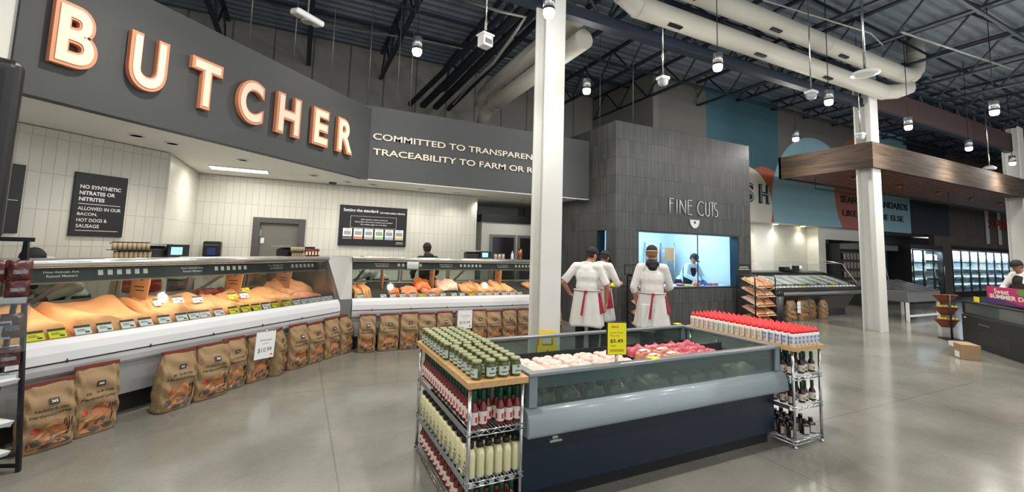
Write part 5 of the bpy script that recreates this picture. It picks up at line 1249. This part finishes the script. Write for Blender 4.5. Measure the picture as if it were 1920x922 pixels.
for i, (x, dx) in enumerate(((11.55, .42), (12.05, .40), (12.62, .36), (12.98, .40))):
    bag((x, 7.08 if i != 2 else 7.2, 0), (.1, -.05, .1, .25)[i], f'brown charcoal bag below the fish case, {ORD[i]} from the left', 'charcoal bags below the fish case', i, dx/(.35, .31, .34, .29)[i], .95)
o = price_sign((11.72, 6.965, .22), 0, 'white price tag hanging on the bags below the fish case', '$9.99', .14, .28)
# fish department walls
struct('wall_fish_back', MB().box(9.95, 17.3, 9.9, 10.1, 0, 2.8), tile_mat('fish_wall_tile', (206, 204, 188), (190, 188, 172), .4, .4, .35, .02))
struct('trim_3', MB().box(14.05, 15.1, 9.78, 9.9, 0, 2.8), mat('fish_panel_white', (228, 226, 216), .45))
struct('trim_4', MB().box(17.3, 17.75, 9.5, 10.1, 0, 2.8), MATS['fish_panel_white'])
struct('wall_dark_end', MB().box(17.75, 32, 10.6, 10.8, 0, 2.8), mat('dark_grey_wall', (74, 76, 78), .6))
struct('trim_5', MB().box(17.75, 21.1, 9.5, 10.6, 2.35, 2.8), MATS['fish_panel_white'])
struct('wall_dark_jamb', MB().box(17.76, 17.95, 9.5, 10.59, 0, 2.34), M_blk)
for k in range(5):
    x = 12.0+k*1.6; t = thing('downlight', f'small round downlight over the fish counter, {ORD[k]} from the left', 'light', (x, 9.75, 2.8), 0, 'fish counter downlights')
    MB().lathe([(.08, -.01), (.08, 0)], seg=16).build('lens', M_em, t); light('SPOT', 'fish_beam', (x, 9.6, 2.76), 32, (1, .95, .86), .05, spot=130, blend=.8)
light('AREA', 'fish_counter_light', (13.5, 8.6, 2.75), 60, (1, .97, .92), 4.5, .4)
# dark produce/seafood merchandiser with packets and steel bins
t = thing('ice_table', 'grey stainless ice table with bins on white legs beyond the column', 'table', (15.1, 6.05, 0))
MB().box(.0, 1.9, .0, .95, .50, .80).build('tub', mat('dull_steel', (128, 130, 128), .4, .6), t, bevel=.01)
for k in range(4): MB().prism([(-.03, .801), (.95, 1.05), (.95, .82), (-.03, .80)], .04+k*.47, .42+k*.47, 'x').build('bin', mat('bin_steel', (120, 122, 120), .3, .7, var=.4, vscale=6), t, bevel=.006)
for x in (.04, 1.82):
    for y in (.04, .88): MB().box(x-.03, x+.03, y-.03, y+.03, 0, .499).build('leg', M_whitep, t)
MB().box(.07, 1.8, .02, .05, .10, .15).build('stretcher', M_whitep, t)
t = thing('wall_cooler', 'black open wall cooler with hanging packets beyond the white column', 'cooler', (17.9, 8.6, 0))
MB().box(0, 3.0, .5, 1.0, 0, 2.2).build('back', M_blk, t); MB().box(0, 3.0, 0, .5, 2.0, 2.2).build('top', mat('grey_top', (96, 100, 102), .5), t); MB().box(0, 3.0, -.1, .5, 0, .5).build('base', M_blk, t)
MB().bar((1.7, .0, 2.0), (2.2, -.05, .52), .03, .03).build('strut', M_steel, t)
for r in range(4):
    for c in range(5):
        o = place_on(t, 'packet', f'pale hanging packet in the black wall cooler, {ORD[r]} row, {ORD[c]} from left', 'packet', .18+c*.22, .44, 1.62-r*.33, 'hanging packets in the wall cooler'); MB().box(-.07, .07, -.012, .012, 0, .22).build('pouch', mat('packet_pale', (150, 132, 120), .3, var=.5, vscale=12), o, bevel=.004)
    MB().box(.05, 1.5, .42, .45, 1.86-r*.33, 1.87-r*.33).build('peg_bar', M_steel, t)
# tall glass door coolers
def dcolour(name, a, b_, e):
    m = bpy.data.materials.new(name); m.use_nodes = True; nt = m.node_tree; N = nt.nodes; bb = N['Principled BSDF']
    tc = N.new('ShaderNodeTexCoord'); vo = N.new('ShaderNodeTexVoronoi'); vo.inputs['Scale'].default_value = 7; vo.distance = 'CHEBYCHEV'
    nt.links.new(tc.outputs['Object'], vo.inputs['Vector']); r = N.new('ShaderNodeValToRGB'); r.color_ramp.elements[0].color = (*lin(a), 1); r.color_ramp.elements[1].color = (*lin(b_), 1); r.color_ramp.interpolation = 'CONSTANT'; r.color_ramp.elements[1].position = .45
    sp = N.new('ShaderNodeSeparateColor'); nt.links.new(vo.outputs['Color'], sp.inputs[0]); nt.links.new(sp.outputs[0], r.inputs[0]); nt.links.new(r.outputs[0], bb.inputs['Base Color']); bb.inputs['Roughness'].default_value = .4
    return m
M_pkA = dcolour('packaging_cool', (206, 216, 226), (120, 140, 170), 0); M_pkB = dcolour('packaging_green', (206, 214, 196), (96, 130, 96), 0)
def door_cooler(label, x0, y, n, dw, h, base, m, side='x', em=1.2):
    t = thing('glass_door_cooler', label, 'cooler', (x0, y, 0))
    W = n*dw
    MB().box(-.08, W+.08, .55, .75, 0, h+.18).build('back', M_blk, t); MB().box(-.08, W+.08, 0, .55, h, h+.18).build('header', M_blk, t); MB().box(-.08, W+.08, 0, .55, 0, base).build('base', M_blk, t)
    MB().box(-.08, -.001, 0, .55, base, h).build('side', M_blk, t); MB().box(W+.001, W+.08, 0, .55, base, h).build('side', M_blk, t)
    for k in range(5):
        z = base+.06+k*(h-base-.1)/5
        MB().box(.02, W-.02, .12, .54, z-.02, z).build('shelf', M_whitep, t)
    MB().box(.0, W, .535, .549, base+.01, h-.01).build('light_panel', mat('cooler_light', (240, 246, 255), emit=(235, 244, 255), estr=em*2.2), t)
    for k in range(n):
        f = MB(); a, b_ = k*dw, (k+1)*dw
        for (u0, u1, z0, z1) in ((a+.004, a+.05, base, h-.004), (b_-.05, b_-.004, base, h-.004), (a+.05, b_-.05, base, base+.05), (a+.05, b_-.05, h-.054, h-.004)): f.box(u0, u1, -.04, -.002, z0, z1)
        d = f.build('door', M_blk, t); MB().box(a+.05, b_-.05, -.025, -.018, base+.05, h-.054).build('pane', glass('cooler_pane', (226, 236, 240), .7), d); MB().tube([(b_-.07, -.07, 1.0), (b_-.07, -.07, 1.45)], .012).build('door_handle', M_steel, d)
    light('AREA', 'cooler_light', (x0+W/2, y+.05, h-.08), 60*n*em, (.92, .97, 1), W, .08, (math.radians(50), 0, 0))
    rn = random.Random(int(x0))
    for s_ in range(5):
        z = base+.06+s_*(h-base-.1)/5
        for k in range(n*4):
            hh = rn.uniform(.16, .27); o = place_on(t, 'carton', f'carton behind {"mural-side" if m is M_pkB else "brown-wall"} cooler doors, {ORD[s_]} shelf up, {ORD[k]} from left', 'carton', (k+.5)*dw/4, .22, z+.001, 'cartons in the glass door coolers')
            MB().box(-dw/10, dw/10, -.06, .2, 0, hh).build('box', mat(f'carton_{rn.randrange(6)}', [(226, 232, 238), (186, 200, 220), (226, 232, 220), (160, 186, 170), (232, 226, 214), (140, 152, 176)][rn.randrange(6)] , .5), o)
    return t
door_cooler('tall black glass-door cooler with green-tinted cartons beneath the navy mural end', 21.3, 8.35, 3, .85, 2.1, .22, M_pkB)
# brown tiled wall with more cooler doors
M_brw = tile_mat('brown_wall_boards', (92, 82, 74), (62, 56, 52), .3, 3.0, .6, .08, msize=.006)
struct('wall_brown', MB().box(27.2, 45, 9.2, 9.5, 2.4, DECK), M_brw)
struct('wall_brown_lower', MB().box(25.6, 27.2, 9.2, 9.4, 0, 2.8), M_brw)
struct('wall_right_end', MB().box(45, 45.2, -8, 9.4, 0, DECK), mat('grey_wall_paint', (112, 112, 106), .7))
door_cooler('long row of brightly lit black glass-door coolers below the brown wall', 27.3, 9.25, 9, .95, 2.2, .22, M_pkA, em=1.6)
t = thing('sign_lettering', 'rust red SUPERFOODS style lettering on the brown wall beyond the columns', 'lettering', (0, 9.19, 0)); MB().text('SUPERFOODS', 31.4, 36.4, 3.35, 3.9, 0, .05, 0, .02).build('letters', mat('rust_red', (150, 60, 44), .5), t)
t['label'] = 'rust red lettering on the brown wall beyond the columns'
for k, x in enumerate((31.1, 32.6, 37.5)):
    t = thing('wall_banner', f'narrow white vertical board on the brown wall, {ORD[k]} from the left', 'board', (x, 9.18, 2.6), 0, 'white boards on the brown wall'); MB().box(0, .4, -.02, 0, 0, 2.3).build('board', mat('board_white', (206, 208, 204), .5), t)
# ================================================================ TIMBER CANOPY
def wood_mat(name, rgb, dark):
    m = bpy.data.materials.new(name); m.use_nodes = True; MATS[name] = m; nt = m.node_tree; N = nt.nodes; b = N['Principled BSDF']; b.inputs['Roughness'].default_value = .8
    tc = N.new('ShaderNodeTexCoord'); mp = N.new('ShaderNodeMapping'); mp.inputs['Scale'].default_value = (.5, .5, 9); nt.links.new(tc.outputs['Object'], mp.inputs[0])
    n = N.new('ShaderNodeTexNoise'); n.inputs['Scale'].default_value = 2.4; n.inputs['Detail'].default_value = 8; n.inputs['Distortion'].default_value = .6; nt.links.new(mp.outputs[0], n.inputs['Vector'])
    r = N.new('ShaderNodeValToRGB'); r.color_ramp.elements[0].position = .3; r.color_ramp.elements[1].position = .7; r.color_ramp.elements[0].color = (*lin(dark), 1); r.color_ramp.elements[1].color = (*lin(rgb), 1)
    nt.links.new(n.outputs['Fac'], r.inputs[0]); nt.links.new(r.outputs[0], b.inputs['Base Color']); return m
M_timber = wood_mat('dark_timber', (92, 75, 59), (46, 37, 31))
mb = MB(); mb.box(11.9, 34, 5.28, 5.34, 3.80, 4.41); mb.box(11.9, 11.96, 5.341, 7.5, 3.80, 4.41); mb.box(11.9, 34, 7.44, 7.5, 3.80, 4.41)
struct('canopy_fascia', mb, M_timber)
mb = MB()
for k in range(14): mb.box(11.97, 34, 5.36+k*.148, 5.36+k*.148+.10, 3.84, 3.88)
struct('canopy_slats', mb, mat('reddish_slats', (112, 70, 56), .5))
M_bronze = mat('bronze_shade', (150, 96, 72), .35, .6)
for k in range(6):
    t = thing('canopy_spotlight', f'small bronze spotlight under the timber canopy, {ORD[k]} from the column', 'light', (13.2+k*2.4, 6.3, 3.84), 0, 'spotlights under the timber canopy')
    MB().lathe([(.06, -.10), (.06, 0)], seg=14).build('shade', M_bronze, t); light('SPOT', 'canopy_beam', (13.2+k*2.4, 6.3, 3.70), 45, (1, .86, .7), .05, spot=90)
for k, (a, b_) in enumerate((((12.7, 7.0, 3.55), (15.6, 7.0, 3.55)), ((15.5, 6.2, 3.55), (18.4, 6.2, 3.55)))):
    t = thing('track_rail', f'thin black track rail below the canopy, {["left", "right"][k]} of the white column', 'rail', (0, 0, 0)); MB().tube([a, b_], .018, 8).build('rail', M_blk, t); MB().tube([a, (a[0], a[1], 3.84)], .008, 6).build('hanger', M_blk, t); MB().tube([b_, (b_[0], b_[1], 3.84)], .008, 6).build('hanger', M_blk, t)
struct('ceiling_beam_brown', MB().box(13.0, 40, 3.6, 5.2, 5.6, 5.75) if False else MB().box(12.5, 40, 5.52, 5.559, 5.42, 6.0), mat('brown_beam', (62, 44, 40), .7))
# ================================================================ BAKERY FREEZER ON THE RIGHT
A = Vector((12.25, 4.10)); Bq = Vector((10.75, 2.83)); dv = (Bq-A).normalized(); ang = math.atan2(dv.y, dv.x)
t = thing('open_freezer', 'black open freezer with curved glass band at right, facing left', 'freezer', (A.x, A.y, 0), ang)
FLN = 3.2
MB().box(0, FLN, .05, 1.0, 0, .60).build('body', M_blk, t, bevel=.006); MB().box(0, FLN, .08, 1.0, .601, .64).build('lower_lip', mat('freezer_edge', (52, 54, 58), .3), t)
MB().box(.05, FLN-.05, .12, .9, .641, .70).build('product_well', mat('frozen_goods', (208, 198, 176), .5, var=.25, vscale=9), t)
MB().box(.04, FLN-.04, .085, .092, .641, .84).build('front_glass', glass('freezer_front_glass', (222, 226, 214), 1., .12), t)
MB().box(0, FLN, .07, .14, .841, .875).build('top_rail', M_blk, t, bevel=.004); MB().box(0, .05, .07, 1.0, .641, .84).build('end_panel', M_blk, t); MB().box(0, FLN, .9, 1.0, .641, .875).build('rear_rail', M_blk, t)
for k in range(5): MB().box(.55, 1.5, .044, .0499, .14+k*.045, .152+k*.045).build('vent_slot', mat('vent_grey', (50, 52, 56), .4), t)
MB().box(.60, .95, .043, .0499, .46, .475).build('handle', M_steel, t); MB().box(.10, .17, .042, .0499, .54, .552).build('badge', M_card, t)
MB().box(.35, 1.35, .045, .0495+.02, .80, .83).build('price_rail', M_whitep, t) if False else None
for k in range(8):
    o = place_on(t, 'berry_tub', f'magenta tub inside the right freezer glass, {ORD[k]} from the left', 'tub', .42+k*.115, .20, .7005, 'magenta tubs in the right freezer'); MB().lathe([(.045, 0), (.05, .11)], seg=12).build('tub', mat('magenta_tub', (150, 36, 80), .4), o); MB().lathe([(.051, .1105), (.051, .12)], seg=12).build('lid', M_whitep, o)
o = place_on(t, 'promo_banner', 'pink and orange Sweet SUMMER DAYS banner on top of the right freezer', 'banner', .20, .35, .876); 
MB().box(.05, 1.9, 0, .02, 0, .32).build('panel', mat('banner_pink', (196, 30, 96), .45), o)
MB().prism([(.05+.001, .001), (1.899, .001), (1.899, .05), (1.0, .04), (.5, .10), (.051, .11)], -.003, -.0005, 'y').build('purple_wave', mat('banner_purple', (74, 40, 110), .45), o)
MB().prism([(1.1, .319), (1.899, .319), (1.899, .12), (1.4, .14), (1.15, .22)], -.003, -.0005, 'y').build('orange_patch', mat('banner_orange', (226, 92, 40), .45), o)
MB().prism([(1.15+.2*math.cos(k*PI/8), .26+.06*math.sin(k*PI/8)) for k in range(16)], -.006, -.0035, 'y').build('green_leaf', mat('banner_green', (90, 150, 60), .45), o)
mb = MB(); mb.text('Sweet', .30, .75, .19, .29, -.007, 0, 0, .02); mb.text('SUMMER DAYS', .15, 1.5, .10, .18, -.007, 0, 0, .04); mb.build('lettering', M_wink, o)
o = place_on(t, 'price_tag', 'yellow tag hanging left of the pink banner on the right freezer', 'tag', .36, .14, .876); MB().box(-.09, .09, 0, .008, 0, .10).build('card', M_yel, o)
M_bask = mat('wicker_brown', (130, 70, 44), .7, var=.35, vscale=40, bump=.6, bscale=60)
t = thing('basket_stand', 'black stand holding three tilted wicker baskets at the freezer end', 'stand', (12.55, 4.32, 0), ang)
MB().tube([(0, 0, .02), (0, 0, .95)], .02).build('pole', M_blk, t); MB().box(-.22, .12, -.15, .15, 0, .02).build('base', M_blk, t)
for k, (z, c, lab) in enumerate(((.76, None, 'topmost empty'), (.50, (200, 190, 70), 'middle'), (.24, (232, 196, 30), 'lowest'))):
    o = place_on(t, 'wicker_basket', f'{lab} wicker basket on the black stand at the right freezer' , 'basket', -.17, 0, z)
    MB().lathe([(.10, 0), (.14, .07), (.19, .14), (.20, .15)], seg=20, sx=1., sy=1.).build('basket', M_bask, o); o.rotation_euler.y = -.15
    MB().tube([(.20*math.cos(a), .20*math.sin(a), .152) for a in [2*PI*i/24 for i in range(25)]], .012, 6, cap=False).build('rim', M_bask, o)
    if c:
        rn = random.Random(k)
        for i in range(12):
            a = i*2.4; r_ = .03+.12*(i/12)**.5; q = thing('lemon', f'yellow fruit in the {lab} wicker basket, {ORD[i]} from its middle', 'fruit', tuple(o.location+Vector((r_*math.cos(a), r_*math.sin(a), .185))), 0, 'yellow fruit in the wicker baskets'); MB().ell((0, 0, 0), (.033, .030, .028), 0, 10, 7).build('fruit', mat(f'lemon_{k}', c, .45), q)
p = at_z(1808, 672, 0)
t = thing('cardboard_box', 'small brown cardboard box with white labels on the floor by the freezer', 'box', (p.x+.10, p.y+.02, 0), ang)
MB().box(-.20, .20, -.13, .13, 0, .25).build('carton', mat('cardboard', (156, 128, 98), .7), t, bevel=.004)
MB().box(.0, .15, -.134, -.1305, .02, .12).build('shipping_label', M_card, t); MB().box(-.19, -.03, -.134, -.1305, .17, .245).build('shipping_label', M_card, t)
p4.location = (13.5, 3.50, 0)
# ================================================================ PENDANTS, DUCTS AND FITTINGS ABOVE
M_alu = mat('pendant_aluminium', (168, 174, 176), .3, .8); M_bulb = mat('pendant_bulb', (255, 250, 240), emit=(255, 244, 224), estr=38.)
lamps = [(2.62, 4.50), (5.78, 4.57), (8.90, 4.61), (12.07, 4.66), (15.6, 4.80), (18.9, 4.91), (1.42, 6.42), (4.61, 6.46), (11.08, 6.53), (12.18, 3.35)]
names = ['in front of the tall white column', 'above the island freezer, silver body', 'left of the timber canopy corner', 'above the front edge of the timber canopy', 'second along the canopy front edge', 'furthest right over the canopy', 'above the end of the BUTCHER letters', 'just right of the tall white column', 'above the fish mural disc', 'nearest the right border, high up']
for i, (x, y) in enumerate(lamps):
    t = thing('pendant_lamp', f'round aluminium pendant lamp glowing {names[i]}', 'lamp', (x, y, 4.6), 0, 'aluminium pendant lamps')
    MB().lathe([(.075, .07), (.075, .24), (.05, .25), (.02, .26)], seg=20).build('housing', M_alu, t); MB().lathe([(.079, .045), (.079, .0695)], seg=20).build('collar', M_blk, t)
    MB().lathe([(.02, -.045), (.055, -.035), (.07, 0), (.07, .044)], seg=18).build('bulb', M_bulb, t); MB().tube([(0, 0, .26), (0, 0, 2.405)], .007, 6).build('cord', M_blkm, t)
    light('SPOT', 'pendant_beam', (x, y, 4.53), 190, (1, .94, .85), .08, spot=135, blend=.9); light('POINT', 'pendant_glow', (x, y, 4.50), 42, (1, .96, .9), .08)
for (x, y) in [(2.6+3.15*i, 2.0) for i in range(6)]+[(2.6+3.15*i, -1.0) for i in range(-1, 6)]+[(-.6, 4.4), (-.6, 2.0), (-3.6, 2.0)]:
    light('SPOT', 'pendant_beam', (x, y, 4.53), 190, (1, .94, .85), .08, spot=135, blend=.9); light('POINT', 'pendant_glow', (x, y, 4.50), 42, (1, .96, .9), .08)
M_duct = mat('duct_cream', (176, 174, 164), .5)
def duct(label, pts, r, seams=True):
    t = thing('air_duct', label, 'duct', (0, 0, 0)); MB().tube(pts, r, 28).build('tube', M_duct, t)
    s_ = MB(); pts = [Vector(p) for p in pts]; L = (pts[-1]-pts[0]).length; n = int(L/1.5)
    for i in range(1, n):
        f_ = i/n*(len(pts)-1); k = int(f_); q = pts[k].lerp(pts[min(k+1, len(pts)-1)], f_-k); d = (pts[min(k+1, len(pts)-1)]-pts[k]).normalized(); s_.tube([q-d*.01, q+d*.01], r+.006, 28)
    s_.build('seam_band', M_duct, t); return t
t = duct('cream round duct nearer the back wall above the aisle', [(4.25, 5.15, 6.05), (4.35, 5.15, 5.75), (4.65, 5.15, 5.61), (12.2, 5.15, 5.61), (12.55, 5.05, 5.66), (12.8, 4.88, 5.78)], .176)
t2 = duct('cream round duct nearer the camera above the aisle', [(1.5, 4.84, 5.96), (12.4, 4.84, 5.96), (12.8, 4.84, 6.02), (13.05, 4.84, 6.25), (13.1, 4.84, 6.5), (13.1, 4.84, 6.98)], .176)
for tt, y, z in ((t, 5.09, 5.43), (t2, 4.78, 5.78)):
    for x in (5.4, 7.6, 9.8): MB().box(x-.14, x+.14, y-.05, y+.02, z-.006, z+.02).build('air_grille', M_blk, tt)
duct('upper of two cream ducts running from the column towards the back wall', [(4.10, 5.95, 5.72), (4.10, 9.8, 5.72), (4.10, 10.35, 5.66), (4.10, 10.5, 5.4)], .178)
duct('lower of two cream ducts running from the column towards the back wall', [(4.22, 6.0, 5.33), (4.24, 9.9, 5.33), (4.24, 10.5, 5.30), (4.24, 10.7, 5.0)], .178)
# insulated black refrigeration lines bundle
M_ins = mat('black_insulation', (18, 22, 32), .7)
for k in range(4):
    a = at_z(960+k*26, 10, 6.15); b_ = at_y(768+k*24, 196+k*3, 11.0)
    t = thing('insulated_pipe', f'black insulated pipe sloping down to the bulkhead, {ORD[k]} from the left of four', 'pipe', (0, 0, 0), 0, 'insulated refrigeration pipes'); MB().bar(a, b_, .14 if k in (1, 2) else .08, .10).build('pipe', M_ins, t)
def conduit(label, pts, r=.02, m=None):
    t = thing('conduit', label, 'pipe', (0, 0, 0)); MB().tube(pts, r, 8).build('tube', m or mat('conduit_grey', (150, 152, 150), .4, .4), t)
conduit('pale flexible conduit drooping from the column lamp down to the bulkhead', [at_z(870, 0, 6.0), at_z(940, 22, 5.6), at_z(985, 32, 5.4), at_y(960, 70, 6.6), at_y(925, 118, 7.6), at_y(880, 160, 9.0), at_y(850, 195, 10.5)], .028)
conduit('thin steel conduit running beside the near duct', [at_z(1430, 0, 6.163), at_z(1560, 40, 6.163), at_z(1632, 62, 6.163), at_z(1655, 84, 6.163)], .015)
conduit('thin steel conduit crossing the roof at upper right', [at_z(1690, 60, 5.9), at_z(1900, 130, 5.9)], .02)
conduit('straight steel conduit below the roof joists near the back wall', [at_z(560, 40, 6.5), at_z(790, 75, 6.45), at_z(1000, 120, 6.4)], .025)
M_wire = mat('hanger_wire', (110, 112, 110), .4, .5)
for k, (px, Y) in enumerate(((458, 6.9), (545, 7.35), (618, 7.75), (690, 7.96), (745, 7.96), (770, 7.96), (1187, 7.1), (1125, 8.0))):
    p = at_y(px, 180, Y); t = thing('hanger_rod', f'thin vertical hanger rod above the signs, {ORD[k]} of the rods', 'rod', (p.x, p.y, 4.10 if k < 6 else 4.38), 0, 'thin hanger rods'); MB().tube([(0, 0, 0), (0, 0, 2.8)], .007, 6).build('rod', M_wire, t)
    t['label'] = f'thin vertical hanger rod rising above the {"dark sign bulkheads" if k < 6 else "fine cuts room"}, {nm[k]} counted from the left' if k < 6 else f'thin vertical hanger rod rising from the fine cuts room, {"right" if k == 6 else "left"} one'
# hanging devices
def rod(t, z0, z1, r=.012): MB().tube([(0, 0, z0), (0, 0, z1)], r, 8).build('drop_rod', M_chrome, t)
p = at_z(577, 32, 4.6); t = thing('wireless_unit', 'white rounded ceiling unit on a rod above the BUTCHER letters', 'device', (p.x, p.y, 4.6), .5); mb = MB(); mb.box(-.19, .19, -.11, .11, -.05, .03); o = mb.build('body', M_whitep, t, bevel=.03, bseg=4); o.rotation_euler = (.25, .1, 0); MB().lathe([(.07, -.075), (.08, -.052)], seg=20).build('lens_ring', mat('grey_ring', (160, 160, 158), .4), t); rod(t, .04, 2.405)
p = at_z(910, 76, 4.6); t = thing('sensor_box', 'white sensor box with grey screen hanging left of the column', 'device', (p.x, p.y, 4.6), .25); MB().box(-.085, .085, -.08, .08, -.10, .06).build('body', M_whitep, t, bevel=.02, bseg=3); MB().box(-.06, .06, -.084, -.0801, -.07, .0).build('screen', mat('grey_screen', (110, 112, 114), .4), t); MB().box(-.10, .10, -.09, .09, .061, .085).build('bracket', M_whitep, t, bevel=.006); rod(t, .086, 2.405)
for px, py, yy, lab in ((1243, 152, 5.35, 'round white dome camera on a rod over the fine cuts room corner'), (1521, 178, 4.5, 'round white dome camera on a rod left of the canopy lamps'), (1613, 255, 5.35, 'small dome camera on a rod above the timber canopy corner')):
    p = at_z(px, py, 4.55); t = thing('dome_camera', lab, 'camera', (p.x, p.y, 4.55)); MB().lathe([(.03, -.09), (.075, -.06), (.09, 0), (.085, .02)], seg=20).build('dome', mat('smoke_dome', (170, 172, 176), .2), t); MB().box(-.09, .09, -.08, .08, .021, .075).build('housing', M_whitep, t, bevel=.015); rod(t, .076, 2.455)
p = at_z(1622, 138, 4.7); t = thing('access_point', 'white oval wireless disc on a rod below the duct elbow', 'device', (p.x, p.y, 4.7)); MB().lathe([(.12, -.03), (.20, -.012), (.20, .012), (.10, .035)], seg=28).build('disc', M_whitep, t); rod(t, .036, 2.305, .02)
p = at_z(1855, 318, 4.45); t = thing('access_point', 'small white device on a rod standing over the canopy at right', 'device', (p.x, p.y, 4.45)); MB().lathe([(.14, 0), (.16, .05), (.08, .12)], seg=20).build('disc', M_whitep, t); rod(t, .13, 2.555, .02)
# ================================================================ FOREGROUND STAND AND KIOSK AT LEFT
SX, SY = -1.70, 4.33
t = thing('snack_stand', 'black tubular stand of jerky bags and bins at the left border', 'stand', (0, 0, 0))
d = Vector((-.95, -.31, 0)).normalized(); bk = Vector((-.22, .08, 0))
P0 = Vector((-1.66, 4.36, 0)); 
fr = MB(); fr.bar(P0, P0+Vector((-.10, -.03, 1.61)), .022, .03); fr.bar(P0+bk, P0+Vector((-.10, -.03, 1.60)), .022, .03); fr.bar(P0+Vector((-.10, -.03, 1.615))-d*.04, P0+Vector((-.10, -.03, 1.615))+d*.55, .03, .03)
fr.bar(P0+Vector((0, 0, .04)), P0+bk+Vector((0, 0, .04)), .02, .02); fr.bar(P0+Vector((0, 0, .12)), P0+d*.5+Vector((0, 0, .12)), .02, .02); fr.build('frame', M_blkm, t)
M_bin = mat('clear_bin', (196, 204, 206), .2)
MB().add([tuple(P0+Vector((-.03, -.09, z))+d*e) for e, z in ((-.02, .84), (.5, .84), (.5, 1.17), (-.02, 1.17))], [(0, 1, 2, 3)]).build('bin_front', glass('acrylic', (226, 232, 232), 1.2, .10), t)
for k, z in enumerate((1.19, .84, .66, .34)):
    b = MB(); q0 = P0+Vector((-.06, -.03, z)); 
    b.bar(q0+d*.0, q0+d*.5, .02, .05 if k < 2 else .03); b.bar(q0, q0+bk*.5, .015, .04); b.build('shelf_lip', M_bin if k else M_steel, t)
M_jerk = mat('red_snack_pouch', (84, 36, 34), .25, var=.5, vscale=24, bump=.5, bscale=30); M_jerk2 = mat('brown_snack_pouch', (110, 82, 68), .25, var=.4, vscale=24, bump=.5, bscale=30); M_jerk3 = mat('navy_snack_pouch', (60, 60, 86), .3, var=.6, vscale=16)
def pouch(loc, rz, w_, h, dp, m, label, grp, tilt=0.):
    t = thing('snack_pouch', label, 'pouch', loc, rz, grp); rn = random.Random(len(label)+int(loc[2]*50)); ph = rn.uniform(0, 6)
    def fn(i, j, s=1):
        e = min(1, min(i, 1-i)*5)*min(1, min(j, 1-j)*5); return ((i-.5)*w_, -s*dp*(e**.7)*(.7+.3*math.sin(i*8+ph)*math.sin(j*7)), j*h)
    MB().surf(fn, 12, 14).build('pouch_front', m, t); MB().surf(lambda i, j: fn(i, j, -1), 12, 14).build('pouch_back', m, t); MB().box(-w_*.3, w_*.3, -dp*.85-.002, -dp*.85, h*.3, h*.5).build('pouch_label', mat('pouch_pale_label', (112, 116, 116), .4, var=.5, vscale=40), t)
    t.rotation_euler = (tilt, 0, rz); return t
k = 0
for r, (z, m, h) in enumerate(((1.33, M_jerk, .14), (1.21, M_jerk2, .13), (.93, M_jerk3, .17), (.74, M_jerk3, .13))):
    for i in range(4):
        q = P0+Vector((-.07, -.06, z))+d*(.03+i*.115)+(-bk*.02 if r < 1 else bk*.05*(i % 2))
        pouch(tuple(q), PI/4-.25+.1*i, .12, h, .03, m if i % 3 or r < 1 else M_jerk, f'{["red jerky", "brown jerky", "navy snack", "dark blue snack"][r]} pouch hanging on the left stand, {ORD[i]} from the front post', 'snack pouches on the left stand', -.1)
for k, (z, dd) in enumerate(((.62, .02), (.34, .10), (.14, .06))):
    q = P0+d*.06+Vector((-.02, -.03, z)); t = thing('foam_tray', f'white foam tray poking out of the left stand, {ORD[k]} from the top', 'tray', tuple(q+d*.10), .9, 'white trays on the left stand'); MB().prism([(-.09, 0), (.09, 0), (.12, .035), (-.12, .035)], -.10, .10, 'x').build('tray', M_whitep, t, bevel=.006)
t = thing('price_sign', 'white card with blue header on the left stand', 'sign', tuple(P0+d*.10+Vector((-.05, -.07, .93))), PI/4-.3); MB().box(-.12, .05, -.004, 0, 0, .12).build('card', M_card, t); MB().box(-.115, .045, -.006, -.0041, .09, .108).build('header', mat('blue_header', (60, 70, 120), .5), t)
p = at_y(10, 300, 3.4)
t = thing('kiosk_display', 'large black rounded display housing seen edge-on at the left border', 'display', (-1.69, 3.93, 0), math.radians(20))
MB().box(-.60, -.02, -.07, .07, 1.60, 2.78).build('housing', M_blk, t, bevel=.06, bseg=5); MB().box(-.56, -.10, -.074, -.0705, 1.68, 2.70).build('screen', mat('dark_screen', (10, 11, 13), .08), t); MB().box(-.40, -.26, -.04, .04, 0, 1.60).build('pillar', M_blk, t)
struct('wall_left_end', MB().box(-7.0, -6.9, -8, 9.0, 0, DECK), MATS['room_white'])
